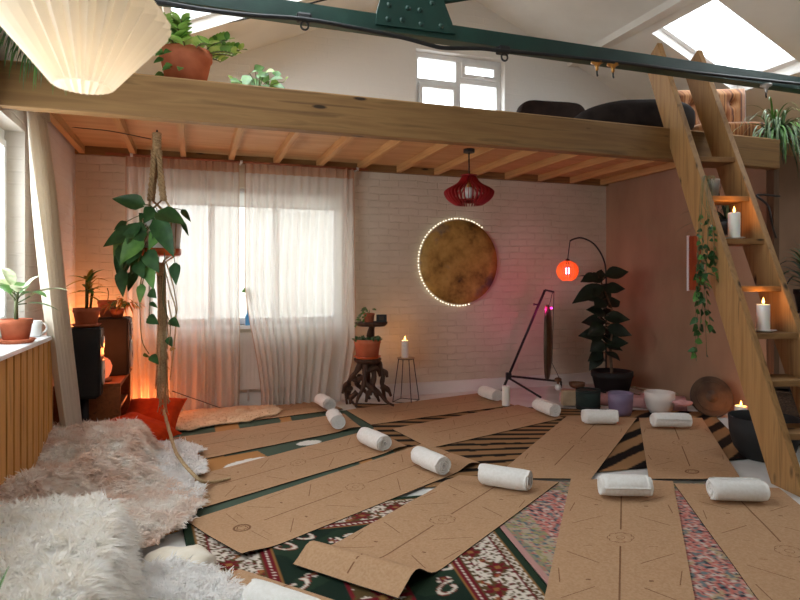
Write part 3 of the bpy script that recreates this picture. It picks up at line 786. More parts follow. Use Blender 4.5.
# ================================================================== SHEEPSKINS
def sst(x, a, b):
    t = max(0, min(1, (x-a)/(b-a))); return t*t*(3-2*t)
def inside(p, poly):
    x, y = p; c = False; n = len(poly)
    for i in range(n):
        x1, y1 = poly[i][0], poly[i][1]; x2, y2 = poly[(i+1) % n][0], poly[(i+1) % n][1]
        if (y1 > y) != (y2 > y) and x < (x2-x1)*(y-y1)/(y2-y1)+x1: c = not c
    return c
def fleece(label, poly, hf, furm, count, L=.055, wdt=.006, lean=(0, 0), seed=1, hide=None, clump=9, group=None):
    r = random.Random(seed); poly = [(p[0], p[1]) for p in poly]
    xs = [p[0] for p in poly]; ys = [p[1] for p in poly]; x0, x1, y0, y1 = min(xs), max(xs), min(ys), max(ys)
    ht = lambda x, y: hf(x, y)+.014*noise.noise(V((x*7, y*7, seed)))
    base = (sum(xs)/len(xs), sum(ys)/len(ys))
    t = T('sheepskin', label, 'sheepskin', (base[0], base[1], .02), group)
    res = .02; nx = int((x1-x0)/res)+1; ny = int((y1-y0)/res)+1
    mb = MB(); idx = {}; cells = []
    def vid(i, j):
        if (i, j) not in idx:
            x = x0+i*res; y = y0+j*res; idx[(i, j)] = len(mb.v); mb.v.append(V((x, y, ht(x, y))))
        return idx[(i, j)]
    for j in range(ny):
        for i in range(nx):
            if inside((x0+(i+.5)*res, y0+(j+.5)*res), poly):
                cells.append((i, j)); mb.f.append([vid(i, j), vid(i+1, j), vid(i+1, j+1), vid(i, j+1)]); mb.m.append(0); mb.s.append(True)
    hs = mb.build('hide', hide or furm, t, solid=.012)
    fm = MB(); vs = []; fs = []
    k = 0
    while k < count:
        i, j = cells[r.randrange(len(cells))]; x = x0+(i+r.random())*res; y = y0+(j+r.random())*res
        e = .012; gx = (ht(x+e, y)-ht(x-e, y))/(2*e); gy = (ht(x, y+e)-ht(x, y-e))/(2*e)
        if r.random() > (1+gx*gx+gy*gy)**.5/4: continue     # steep sides carry more strands per ground area
        nrm = V((-gx, -gy, 1)).normalized()
        cl = V((noise.noise(V((x*clump, y*clump, seed))), noise.noise(V((x*clump, y*clump, seed+20))), 0))
        cl2 = V((noise.noise(V((x*clump*3, y*clump*3, seed+3))), noise.noise(V((x*clump*3, y*clump*3, seed+23))), 0))
        d = (nrm*.36+cl*1.2+cl2*1.1+V((lean[0], lean[1], -.1))+V((r.gauss(0, .22), r.gauss(0, .22), 0))).normalized()
        ll = L*r.uniform(.65, 1.2); p = V((x, y, ht(x, y)+.002)); side = d.cross(V((r.gauss(0, 1), r.gauss(0, 1), r.gauss(0, 1)))).normalized()*wdt/2
        q = p+d*ll*.55; d2 = (d+V((0, 0, -.45))+cl*.3).normalized(); e_ = q+d2*ll*.5
        for z_ in (q, e_): z_.z = max(z_.z, .018)
        o = len(vs); vs += [p-side, p+side, q-side*.8, q+side*.8, e_]; fs += [(o, o+1, o+3, o+2), (o+2, o+3, o+4)]; k += 1
    fm.add(vs, fs, 0, True); f = fm.build('fleece', furm, t); f['kind'] = 'stuff'
    return t
# dark bench under the front fleece
t = T('low_bench', 'dark low bench mostly hidden by the big ivory fleece in the corner', 'bench', (-.56, 2.1, 0))
MB().bx(-.84, -.33, 1.42, 2.72, .15, .235).build('seat', 'blackm', t, bevel=.02)
for x in (-.8, -.36):
    for y in (1.5, 2.66): MB().bx(x-.025, x+.025, y-.025, y+.025, 0, .15).build('leg', 'blackm', t)
def h1(x, y):
    ex = -.215+.10*sst(y, 2.2, 2.9)*0-.05*sst(y, 2.3, 2.85); up = sst(ex-x, -.02, .10)*sst(2.93-y, 0, .13)
    return .10+.225*up+.02*noise.noise(V((x*4, y*4, 2)))*up
fleece('big ivory long haired sheepskin draped over the low bench in the front corner', [(-.9, 1.35), (-.18, 1.35), (-.19, 2.3), (-.225, 2.5), (-.25, 2.86), (-.5, 2.93), (-.8, 2.95), (-.9, 2.9)], h1, 'furw', 26000, .06, .0075, (.1, .05), 3)
def h2(x, y):
    up = sst(-.02-x, 0, .42); r_ = .5+.5*sst(3.95-y, 0, .35)
    cr = 3.28+.50*(x+.86)/.5; ridge = math.exp(-((y-cr)/.17)**2)
    return .035+up*(.09+.15*ridge)*sst(y, 2.8, 3.05)*r_+.055*abs(noise.noise(V((x*3.2, y*6.5, 7))))*(1.1-up*.3)
fleece('beige sheepskin with pinkish shaded tufts, heaped behind the big ivory one', [(-.87, 2.9), (-.45, 2.95), (-.17, 2.92), (-.07, 3.1), (.03, 3.36), (.02, 3.58), (-.12, 3.72), (-.3, 3.95), (-.55, 4.02), (-.87, 3.95)], h2, 'furb', 22000, .05, .0075, (.15, -.1), 5)
def h3(x, y):
    up = sst(-.20-x, 0, .2); return .03+.235*up*sst(4.72-y, 0, .22)*(.42+.58*sst(y, 3.75, 4.25))+.045*abs(noise.noise(V((x*4, y*5, 17))))
fleece('beige sheepskin heaped in front of the orange cushions by the slatted panel', [(-.87, 3.85), (-.5, 3.8), (-.24, 3.9), (-.16, 4.15), (-.2, 4.5), (-.4, 4.7), (-.7, 4.72), (-.87, 4.6)], h3, 'furb', 17000, .045, .0075, (.15, -.05), 9)
def h4(x, y): return .035+.035*sst(.0-x, 0, .4)+.03*abs(noise.noise(V((x*6, y*6, 27))))
fleece('white sheepskin flat on the floor beneath the macrame tassel', [(-.34, 4.62), (-.16, 4.74), (.0, 4.66), (.06, 4.46), (-.02, 4.34), (.07, 4.16), (.06, 3.98), (-.03, 3.86), (.055, 3.7), (.03, 3.5), (-.1, 3.5), (-.3, 3.8)], h4, 'furp', 15000, .04, .0075, (.2, 0), 13)
def h5(x, y): return .05+.035*sst(.1-x, 0, .25)+.02*noise.noise(V((x*7, y*7, 37)))
s5 = fleece('white sheepskin on the floor beside the low bench, its plain hide folded over', [(-.2, 2.62), (-.08, 2.66), (.05, 2.62), (.13, 2.5), (.19, 2.3), (.16, 2.1), (.14, 1.8), (-.2, 1.7)], h5, 'furp', 12000, .045, .0075, (.2, .05), 19)
mb = MB(); fp = [(-.235, 2.62), (-.2, 2.86), (-.09, 2.9), (.03, 2.86), (.09, 2.74), (.02, 2.62), (-.06, 2.5), (-.16, 2.42)]
cx_, cy_ = -.08, 2.68
vs = [V((cx_, cy_, .085))]; nn = 40
for ring, (k, z) in enumerate(((.5, .085), (.85, .068), (1, .045), (1.0, .016))):
    for i in range(nn):
        q = i/nn*len(fp); a = fp[int(q) % len(fp)]; b = fp[(int(q)+1) % len(fp)]; f_ = q-int(q); x = a[0]+(b[0]-a[0])*f_; y = a[1]+(b[1]-a[1])*f_
        vs.append(V((cx_+(x-cx_)*k, cy_+(y-cy_)*k, z+.022*noise.noise(V((x*11, y*7, k)))*(z > .02))))
fs = [(0, 1+i, 1+(i+1) % nn) for i in range(nn)]+[(1+r_*nn+i, 1+(r_+1)*nn+i, 1+(r_+1)*nn+(i+1) % nn, 1+r_*nn+(i+1) % nn) for r_ in range(3) for i in range(nn)]
o = mb.add(vs, fs, 0, True).build('folded_flap', 'hide', s5); o['label'] = 'smooth ivory hide side folded over'
fleece('flat cream sheepskin with a rounded tip on the mat under the sheer curtains', [fl(164, 434), fl(164, 419), fl(190, 414), fl(230, 410.5), fl(256, 409), fl(272, 408.5), fl(281, 412), (fl(277, 418)), fl(262, 420), fl(250, 424), fl(225, 427), fl(205, 430), fl(190, 434)], lambda x, y: .032, mat('fleece_cream', (232, 200, 160), (240, 214, 178), 14, .95, sheen=.3, spec=.1), 9000, .018, .005, (.1, 0), 23)

# ================================================================== LEFT SIDE: slatted panel, sill, curtain
XS = -.855; YS1 = 4.33; ZS = .895
t = T('slatted_panel', 'oak slatted panel below the windowsill', 'panel', (XS, 2.6, 0)); t['kind'] = 'structure'
MB().bx(XL, XS-.012, .9, YS1, 0, ZS-.02).build('backing_board', 'slatgap', t)
for i in range(78):
    y = YS1-.125-i*.125
    if y < .95: break
    MB().bx(XS-.012, XS, y+.026, y+.125, .0, ZS-.02).build('slat', 'slat', t, bevel=.002)
MB().bx(XL, XS-.012, YS1-.0, YS1+.012, 0, ZS-.02).build('end_board', 'slat', t)
S('trim_3', MB().bx(XL-.1, XS+.012, .9, YS1+.012, ZS-.02, ZS+.005), 'upvc', 'white windowsill above the slatted panel', bevel=.004)
# cream curtain by the left window
def cur1(u, v):
    z = 2.36+(.02-2.36)*v
    y = 4.30+.34*v**1.3+(u-.5)*(.36+.14*math.sin(pi*min(1, v*1.1)))*(1+.1*v); x = -.955+.165*v
    f = .026*(.4+.6*min(1, v*4))*math.sin(u*2*pi*5.5+1.3*math.sin(v*3))+.012*noise.noise(V((u*6, v*3, 2)))
    return V((x+f+.02*(u), y, z))
t = T('cream_curtain', 'opaque cream curtain hanging beside the left window and the slatted panel', 'curtain', (-.9, 4.4, 0))
MB().grid(cur1, 60, 40).build('drape', 'curtain', t, solid=.003)
mb = MB().grid(lambda u, v: cur1(u, v*.03)+V((.014*math.sin(u*60)+.006, 0, .0)), 90, 4).build('gathered_heading', 'curtain', t, solid=.004)
t = T('left_curtain_rod', 'thin rod carrying the cream curtain', 'curtain rod', (-.93, 4.25, 2.37)); t.name = 'curtain_rod'
MB().tube([(-.935, 3.98, 2.372), (-.935, 4.52, 2.372)], .008, 8).build('rod', 'upvc', t)
for y in (4.02, 4.5): MB().tube([(-.935, y, 2.372), (XL, y, 2.372)], .006, 6).build('bracket', 'upvc', t)

# sheer curtains at the back
YC = YB-.16
xa, xb = aY(126, 250, YC).x, aY(240, 250, YC).x; xc, xd = aY(243, 250, YC).x, aY(354, 250, YC).x
zr = aY(240, 163, YC).z
def cur2(u, v):
    z = zr-.02+(.02-zr+.02)*v; u2 = u+.012*math.sin(u*23)
    x = xa+(xb-xa)*u2+.03*noise.noise(V((u*3, v*2, 1)))*v
    y = YC+.032*math.sin(u*2*pi*13+.8*math.sin(v*2.2))*(.5+.5*v)+.02*math.sin(u*2*pi*4.2+v)*v
    return V((x, y, z))
def cur3(u, v):
    z = zr-.02+(.02-zr+.02)*v; e = v**1.6
    uu = u-.10*e*math.sin(pi*u)
    l = xc+.02+(aY(262, 300, YC).x-xc-.02)*sst(v, .45, 1); r = xd+(aY(345, 300, YC).x-xd)*sst(v, .7, 1)
    if u > .84: uu = .84+(u-.84)*(.75+.25*v)+.04
    x = l+(r-l)*uu
    y = YC+.03*math.sin(u**.9*2*pi*13+.9*math.sin(v*2.6))*(.5+.6*v)+(.04*math.sin(u*90) if u > .86 else 0)*.6+.02*math.sin(u*2*pi*3.3+v*2)*v
    return V((x, y, z))
for fn, lb in ((cur2, 'sheer pale curtain on the window half towards the speakers, lower part glowing orange'), (cur3, 'sheer pale curtain on the window half towards the root stand, swept aside at the bottom')):
    p0 = fn(.5, 1); t = T('sheer_curtain', lb, 'curtain', (p0.x, YC, 0))
    MB().grid(fn, 170, 36).build('voile', 'voile', t)
    MB().grid(lambda u, v: fn(u, v*.042)+V((0, -.02+.006*math.sin(u*190), .022)), 170, 3).build('heading', 'voileh', t)
    ev = [0, 1]
    for e in ev:
        w = .008
        MB().grid(lambda u, v: fn(e, v)+V(((u-.5)*w, -.004, 0)), 1, 30).build('hem', 'voileh', t)
t = T('sheer_curtain_rod', 'brass coloured rod above the sheer curtains', 'curtain rod', (.5, YC, zr)); t.name = 'curtain_rod'
MB().tube([(aY(106, 155, YC).x, YC-.035, zr+.005), (xd+.14, YC-.035, zr+.005)], .011, 8).build('rod', 'terrad', t)
for x in (aY(132, 160, YC).x, xb+.01, xd+.03):
    MB().tube([(x, YC-.035, zr+.005), (x, YB-.045, zr+.005)], .009, 8).lathe([(0, -.016), (.016, -.01), (.016, .01), (0, .016)], (x, YC-.035, zr+.005), 10, axis=(1, 0, 0)).build('bracket', 'ceram', t)
t = T('roller_blind', 'pale roller blind drawn up at the head of the curtained window', 'blind', (.5, YB+.04, 2.0))
MB().tube([(WL[0]+.03, YB+.04, 2.13), (WL[1]-.03, YB+.04, 2.13)], .03, 12).build('roller', 'upvc', t)
MB().bx(WL[0]+.04, WL[1]-.04, YB+.012, YB+.014, 1.99, 2.13).build('blind_cloth', 'blind', t)
MB().bx(WL[0]+.04, WL[1]-.04, YB+.006, YB+.02, 1.975, 1.99).build('bottom_bar', 'upvc', t)
# radiator under the window
t = T('radiator', 'white panel radiator seen through the gap between the sheer curtains', 'radiator', (.55, YB-.07, .15))
mb = MB().bx(.2, .98, YB-.075, YB-.05, .17, .72)
for i in range(19): mb.bx(.215+i*.04, .24+i*.04, YB-.083, YB-.075, .2, .69)
mb.build('panel', 'rad', t, bevel=.003)
MB().bx(.2, .98, YB-.08, YB-.035, .72, .73).build('top_grille', 'rad', t)
MB().tube([(.5, YB-.06, .17), (.5, YB-.06, .06), (.5, YB-.02, .06)], .009, 8).build('pipe', 'rad', t)
# vase on the ledge
p = V((aY(248, 300, YB-.03).x, YB-.02, WL[2]))
t = T('bottle_vase', 'small blue bottle with a white flower on the window ledge between the curtains', 'vase', p)
MB().lathe([(.022, 0), (.026, .01), (.026, .09), (.01, .12), (.009, .15), (.012, .155)], p, 14).build('bottle', 'blue', t)
mb = MB(); tip = p+V((.0, 0, .33)); mb.tube(bez([p+V((0, 0, .12)), p+V((-.01, 0, .22)), tip], 4), .003, 5)
mb.build('stem', 'stem', t)
mb = MB()
for k in range(8):
    a = k*pi/4; mb.leaf(tip+V((.02, 0, -.03)), (math.cos(a), -.4, math.sin(a)), (0, -1, 0), .06, .03, n=4)
mb.build('blossom', 'ceram', t)
mb = MB()
for a in (.6, 2.2, 2.9): mb.leaf(tip+V((-.01, 0, .01)), (math.cos(a), -.3, math.sin(a)), (0, -1, 0), .06, .035, n=4)
mb.build('leaves', 'leafm', t)
p = fl(212, 407); tag(MB().tube(bez([dep(172, 391, 5.25), dep(198, 400, 5.3), fl(226, 410)+V((0, 0, .012)), fl(250, 410)+V((0, 0, .03))], 6), .004, 6).build('lamp_cable', 'black'), 'thin black cable running along the foot of the sheer curtains', 'cable')

# ================================================================== helpers for pots and plants
def potmesh(p, r, h, taper=.75, rim=True):
    prof = [(r*taper, 0), (r*(taper+(1-taper)*.8), h*.76)]
    if rim: prof += [(r*.97, h*.77), (r, h*.8), (r, h), (r*.9, h), (r*.88, h*.8)]
    else: prof += [(r, h), (r*.93, h), (r*.9, h*.8)]
    prof += [(r*.3, h*.8)]
    return MB().lathe(prof, p, 24)
def soilmesh(p, r, h): return MB().lathe([(r*.89, h*.84), (r*.5, h*.88), (0, h*.9)], p, 18)
def potted(name, label, p, r, h, pm='terra', saucer=0, taper=.75, rim=True, group=None, cat='plant', soil=True, saucerm=None):
    p = V(p); t = T(name, label, cat, p, group); z0 = 0
    if saucer:
        MB().lathe([(saucer*.8, 0), (saucer, .022), (saucer*.94, .024), (saucer*.76, .008), (0, .008)], p, 24).build('saucer', saucerm or pm, t); z0 = .009
    q = p+V((0, 0, z0)); potmesh(q, r, h, taper, rim).build('pot', pm, t)
    if soil: soilmesh(q, r, h).build('soil', 'soil', t)
    return t, q+V((0, 0, h*.88))
def candle(label, p, r, h, plate=0, cat='candle', platem='ceram', watts=.0, parts=True, glow=(255, 170, 80)):
    p = V(p); t = T('pillar_candle', label, cat, p)
    prof = [(r*.98, 0), (r, .004), (r, h-.008), (r*.95, h), (r*.8, h-.003), (r*.5, h-.012), (0, h-.014)]
    MB().lathe(prof, p, 20).build('wax', 'wax', t)
    MB().tube([p+V((0, 0, h-.014)), p+V((.001, 0, h+.008))], .0016, 5).build('wick', 'wick', t)
    if watts:
        f = MB().lathe([(0, 0), (.006, .006), (.0085, .014), (.006, .026), (.0025, .038), (0, .046)], p+V((.001, 0, h+.002)), 10).build('flame', 'flame', t)
        lamp('candle_light', p+V((0, 0, h+.03)), glow, watts, .012, t)
    return t
# ================================================================== LEFT CORNER
# plant on the sill
p = aX(17, 348, XS-.07); p = V((XS-.085, aX(17, 341, XS-.085).y-.02, ZS+.005))
t, tp = potted('potted_plant', 'variegated broad leaved plant in a terracotta pot on the windowsill', p, .082, .125, 'terra', .1)
mb = MB(); st = MB(); st.tube([tp, tp+V((0, 0, .1)), tp+V((.01, .0, .17))], [.012, .01, .006], 7)
for a, el, L, k, W in ((2.9, .5, .22, 0, .08), (-.2, .35, .26, 0, .07), (.5, .9, .2, 0, .08), (3.6, .2, .19, 0, .075), (1.6, .6, .22, 1, .09), (-1.2, .35, .21, 0, .09), (-.7, .1, .2, 1, .07), (4.4, .5, .2, 1, .08), (2.3, 1.0, .22, 0, .07), (.1, -.1, .17, 1, .06)):
    d = V((math.cos(a)*math.cos(el), math.sin(a)*math.cos(el), math.sin(el)+.2)); b = tp+V((0, 0, .09+.07*rnd.random()))
    if b.x+d.x*L < XL-.05: d.x *= .4
    st.tube([b, b+d*L*.3], .004, 5); mb.leaf(b+d*L*.28, d, (0, 0, 1), L, W, 'oval', .35, .12, k)
st.build('stem', 'stem', t); mb.build('leaves', ['leafv', 'leafm'], t)
p = V((XS-.08, 4.22, ZS+.005)); t = T('mug', 'pale mug on the windowsill behind the variegated plant', 'mug', p)
MB().lathe([(.032, 0), (.042, .01), (.045, .1), (.042, .1), (.038, .015), (0, .012)], p, 20).build('cup', 'ceram', t)
MB().tube([p+V((.044+.026*math.sin(a), 0, .055-.03*math.cos(a))) for a in [pi*k/10 for k in range(11)]], .006, 7).build('handle', 'ceram', t)
# shelf unit
SH = (-.98, -.53, 4.98, 5.72); SZ = .47
t = T('low_shelf', 'low brown wooden shelf unit lit orange beneath the far loudspeaker', 'shelf', ((SH[0]+SH[1])/2, (SH[2]+SH[3])/2, 0))
for nm, b in (('top', (SH[0], SH[1], SH[2], SH[3], SZ-.03, SZ)), ('base', (SH[0], SH[1], SH[2], SH[3], .03, .055)), ('shelf', (SH[0]+.012, SH[1]-.02, SH[2]+.025, SH[3]-.025, .24, .262)),
              ('side_panel', (SH[0], SH[1], SH[2], SH[2]+.025, .055, SZ-.03)), ('side_panel', (SH[0], SH[1], SH[3]-.025, SH[3], .055, SZ-.03)), ('back_panel', (SH[0], SH[0]+.012, SH[2]+.025, SH[3]-.025, .055, SZ-.03)), ('plinth', (SH[0]+.02, SH[1]-.04, SH[2]+.03, SH[3]-.03, 0, .03))):
    MB().bx(*b).build(nm, 'shelfw', t, bevel=.003)
def speaker(p, w, d, h, rot, label, grp=None):
    p = V(p); t = T('loudspeaker', label, 'speaker', p); R = Rz(rot)
    MB().box(p+V((0, 0, h/2)), (w, d, h), R).build('cabinet', 'blackm', t, bevel=.012)
    f = p+R @ V((w/2, 0, 0)); ax = R @ V((1, 0, 0))
    bf = MB().box(f+V((0, 0, h/2))+ax*.004, (.008, d*.94, h*.96), R).build('baffle', 'black', t)
    for z, r, nm in ((h*.34, d*.36, 'woofer'), (h*.78, d*.17, 'tweeter')):
        MB().lathe([(r*1.12, 0), (r*1.12, .008), (r, .009), (r*.92, .004), (r*.45, -.012+.02), (r*.3, .012), (0, .016)], f+V((0, 0, z))+ax*.008, 24, axis=ax).build(nm, 'rad' if 0 else 'leaff' if 0 else 'black', t)
        MB().lathe([(r*1.14, 0), (r*1.22, .006), (r*1.14, .012)], f+V((0, 0, z))+ax*.008, 24, axis=ax).build('trim_ring', 'silver', bf)
    return t
s1 = dep(88, 395, 4.42); s1 = V((-.765, 4.92, .40))
speaker(s1, .22, .22, .50, .03, 'black loudspeaker on a stand next to the cream curtain')
t = T('speaker_stand', 'black stand carrying the near loudspeaker', 'stand', (s1.x, s1.y, 0))
MB().bx(s1.x-.11, s1.x+.11, s1.y-.11, s1.y+.11, 0, .02).build('base', 'black', t); MB().tube([s1-V((0, 0, .385)), s1-V((0, 0, .012))], .03, 10).build('column', 'black', t); MB().bx(s1.x-.09, s1.x+.09, s1.y-.09, s1.y+.09, .388, .398).build('top_plate', 'black', t)
s2 = V((-.665, 5.50, SZ))
speaker(s2, .30, .28, .47, .0, 'larger black loudspeaker standing on the low wooden shelf')
# salt lamp
p = V((-.66, 5.10, SZ)); t = T('salt_lamp', 'glowing orange salt rock lamp on the low shelf beside the loudspeakers', 'lamp', p)
MB().lathe([(.052, 0), (.056, .006), (.056, .02), (.045, .022)], p, 16).build('base', 'shelfw', t)
MB().ball(p+V((0, 0, .105)), .062, 14, sq=(.9, .9, 1.42), n=11, wob=.25).build('salt_rock', 'salt', t)
lamp('salt_lamp_light', p+V((.02, -.02, .26)), (255, 130, 66), 6, .06, t)
p = V((-.43, 5.86, .0)); t = T('added_uplighter', 'small added orange uplighter hidden on the floor in the corner behind the orange cushions', 'lamp', p)
MB().lathe([(.05, 0), (.055, .005), (.055, .1), (.045, .1), (.042, .06), (0, .06)], p, 20).build('housing', 'black', t); MB().ball(p+V((0, 0, .085)), .03, 10, n=7).build('bulb', 'salt', t)
lamp('added_uplighter_light', p+V((0, 0, .16)), (255, 128, 66), 5, .05, t)  # hidden lamp added to throw orange light on curtain foot and corner wall
p = V((-.86, 5.95, .0)); t = T('added_tube_lamp', 'slim added orange tube lamp hidden in the corner behind the larger loudspeaker', 'lamp', p)
MB().lathe([(.06, 0), (.06, .02), (.02, .024)], p, 18).build('base', 'black', t); MB().tube([p+V((0, 0, .02)), p+V((0, 0, .80))], .022, 12).build('tube', 'salt', t)
lamp('added_tube_light', p+V((.04, -.04, .86)), (255, 152, 84), 7.5, .06, t)  # added out of sight so the corner walls glow orange
# pots on the speakers
t, tp = potted('potted_plant', 'spiky yellow green cane plant in a terracotta pot on the near loudspeaker', s1+V((.01, .02, .505)), .092, .13, 'terra', .1)
mb = MB(); st = MB(); st.tube([tp-V((0, 0, .01)), tp+V((.004, .0, .22))], .012, 7); MB().tube([tp+V((.02, .02, -.01)), tp+V((.035, .03, .14))], .009, 7).build('cane', 'stem', t)
for i in range(26):
    a = rnd.uniform(-pi, pi); el = rnd.uniform(-.1, 1.1); b = tp+V((.004, 0, .10+.13*rnd.random()))
    if abs(a) > 2.2: a *= .5
    mb.leaf(b, (math.cos(a)*math.cos(el), math.sin(a)*math.cos(el)*.6, math.sin(el)), (0, 0, 1), rnd.uniform(.14, .25), .028, 'lance', .25, .2, rnd.choice((0, 0, 1)))
st.build('cane', 'stem', t); mb.build('leaves', ['leafy', 'leafm'], t)
t, tp = potted('potted_plant', 'bushy orange flowering plant spilling over the front of the larger loudspeaker', s2+V((.06, -.05, .47)), .055, .075, 'terrad')
mb = MB()
for i in range(90):
    a = rnd.uniform(-pi, pi); rr = .13*rnd.random()**.5; b = tp+V((rr*math.cos(a)+.05, rr*math.sin(a), .09-.6*rr+.03*rnd.random()))
    mb.leaf(b, (math.cos(a), math.sin(a), rnd.uniform(-.8, .6)), (0, 0, 1), rnd.uniform(.04, .09), .018, 'lance', .4, .1, rnd.choice((0, 0, 1, 1, 2)), n=4)
for i in range(16):
    a = rnd.uniform(-pi, pi); mb.tube([tp, tp+V((.09*math.cos(a)+.02, .09*math.sin(a), .06))], .002, 4, 2)
mb.build('foliage', ['flower', 'leafy', 'leafm'], t)
t, tp = potted('potted_plant', 'plain terracotta pot with a short bare stem at the back of the larger loudspeaker', s2+V((-.03, .07, .47)), .075, .14, 'terra')
MB().tube(bez([tp-V((0, 0, .01)), tp+V((.01, 0, .07)), tp+V((0, 0, .12))], 3), .004, 5).build('stem', 'stem', t)
# orange cushions
def pillow(name, label, c, w, h, th, R, m, cat='cushion', grp=None):
    c = V(c)
    def f(sgn):
        def g(u, v):
            x = 2*u-1; y = 2*v-1; k = max(0, (1-x**4)*(1-y**4)); z = th/2*k**.6
            ed = 1-.07*(1-abs(x)**3)*abs(y)**4-.0; x2 = x*(1-.08*(1-y*y)); y2 = y*(1-.08*(1-x*x))
            return c+R @ V((x2*w/2, y2*h/2, sgn*(z+.012*noise.noise(V((x*2, y*2, c.x*9)))*k)))
        return g
    t = T(name, label, cat, c, grp)
    MB().grid(f(1), 20, 20).grid(f(-1), 20, 20).build('cover', m, t)
    pts = [f(1)(u, v) for u, v in [(i/16, 0) for i in range(16)]+[(1, i/16) for i in range(16)]+[(1-i/16, 1) for i in range(16)]+[(0, 1-i/16) for i in range(17)]]
    MB().tube(pts, .005, 5, caps=False).build('piping', m, t); return t
pillow('floor_cushion', 'orange velvet cushion standing in the corner by the low shelf', (-.33, 5.30, .14), .46, .42, .15, Rz(-.25) @ Matrix.Rotation(.5, 3, 'X'), 'orangef')
pillow('floor_cushion', 'orange velvet cushion lying flatter, tucked behind the beige sheepskin', (-.37, 4.90, .135), .46, .34, .12, Rz(-.5) @ Matrix.Rotation(.32, 3, 'Y'), 'orangef')

# ================================================================== MACRAME HANGER AND POTHOS
MX = dep(163, 240, 4.62); mx, my = MX.x, MX.y
D = 4.62
def mp(x, y, dd=0): return dep(x, y, D+dd)
t = T('macrame_hanger', 'jute macrame plant hanger with a long frayed tassel hanging in front of the sheer curtain', 'plant hanger', mp(157, 132))
zt = 2.405
top = V((mp(157, 132).x, mp(157, 132).y, zt))
MB().tube([top, top-V((0, 0, .07))], .007, 6).build('hook', 'black', t)
kn = MB(); kn.tube(bez([mp(157, 133), mp(156.5, 140), mp(157, 150)], 4), [.03, .032, .03, .034, .03, .03, .032, .03, .028], 9)
for i in range(6): kn.lathe([(.030, -.008), (.037, 0), (.030, .008)], mp(157, 134+i*2.6), 10)
kn.build('wrapped_knot', 'rope', t)
def plait(pts, n, r, amp, m='rope'):
    P = bez(pts, n); mb = MB()
    for ph in (0, pi*2/3, pi*4/3):
        q = []
        for i, p in enumerate(P):
            a = i*1.05+ph; q.append(p+V((math.cos(a)*amp, math.sin(a)*amp, 0)))
        mb.tube(q, r, 6)
    return mb
px_, py_ = mp(161, 225).x, mp(161, 225).y
POT = V((px_, py_, mp(161, 256).z)); PR, PH = .155, .265
for x0, y0, x1, dd in ((154, 150, 150, -.03), (159, 150, 164, -.05), (156, 150, 152, .1), (158, 150, 163, .1)):
    plait([mp(x0, y0), mp((x0*2+x1)/3, 172, dd*.5), mp(x1, 200, dd)], 12, .011, .014).build('plaited_arm', 'rope', t)
cm = MB()
for k in range(4):
    a = k*pi/2+.5; q = [mp((150 if k % 2 else 164), 198, (-.03 if k < 2 else .1)), POT+V(((PR+.01)*math.cos(a), (PR+.01)*math.sin(a), PH)), POT+V(((PR-.01)*math.cos(a), (PR-.01)*math.sin(a), .02)), POT+V((.05*math.cos(a), .05*math.sin(a), -.035)), POT+V((0, 0, -.09))]
    cm.tube(q, .006, 6); a2 = a+.25
    cm.tube([q[0], POT+V(((PR+.012)*math.cos(a2), (PR+.012)*math.sin(a2), PH)), POT+V(((PR-.005)*math.cos(a2), (PR-.005)*math.sin(a2), .02)), q[3], q[4]], .005, 6)
cm.build('net_cord', 'rope', t)
MB().lathe([(.03, -.05), (.036, -.02), (.032, .02), (.02, .05)], POT+V((0, 0, -.10)), 12).build('gathering_knot', 'rope', t)
ta = MB(); gk = POT+V((0, 0, -.13))
for i in range(46):
    a = rnd.uniform(0, 2*pi); r0 = .030*rnd.random()**.5; L = rnd.uniform(.5, 1.0) if i > 8 else rnd.uniform(.95, 1.1); e = V((.045*math.cos(a)*rnd.uniform(.4, 1.2)+.01, .045*math.sin(a), -min(L, gk.z-.055)))
    ta.tube(bez([gk+V((r0*math.cos(a), r0*math.sin(a), .02)), gk+e*.5+V((rnd.gauss(0, .006), rnd.gauss(0, .006), 0)), gk+e], 4), .0055, 5)
for i in range(60):
    a = rnd.uniform(0, 2*pi); b = gk+V((.03*math.cos(a)+.012, .03*math.sin(a), -rnd.uniform(.6, min(1.05, gk.z-.1)))); ta.tube([b, b+V((rnd.gauss(0, .02), rnd.gauss(0, .02), -.06))], .003, 4)
ta.build('tassel', 'rope', t)
loop = MB(); loop.tube(bez([mp(163, 262), mp(170, 290, -.02), mp(176, 312, -.02), mp(174, 345, -.02), mp(170, 380)], 5), .005, 5); loop.tube(bez([mp(166, 262), mp(173, 285, .03), mp(177, 310, .03), mp(172, 318, .03), mp(168, 300)], 5), .005, 5)
loop.build('loose_loop', 'rope', t)
tl = plait([gk+V((.02, 0, -1.06)), fl(174, 447, .11), fl(181, 460, .115), fl(192, 473, .105), fl(202, 481, .075), fl(212, 482, .035), fl(229, 478.5, .03)], 9, .0075, .006); tl.build('rope_tail', 'rope', t)
tag(t, None, None)
t = T('hanging_pothos', 'large leaved trailing pothos in a white pot hanging in the macrame', 'plant', POT)
potmesh(POT+V((0, 0, .03)), PR, PH-.03, .86, False).build('pot', 'ceram', t); MB().lathe([(PR*.86, 0), (PR*.95, .012), (PR*.96, .055), (PR*.9, .055), (PR*.88, .032), (0, .03)], POT, 24).build('saucer', 'orangep', t)
soilmesh(POT, PR, PH).build('soil', 'soil', t)
lm = MB(); vm = MB(); crown = POT+V((0, 0, PH))
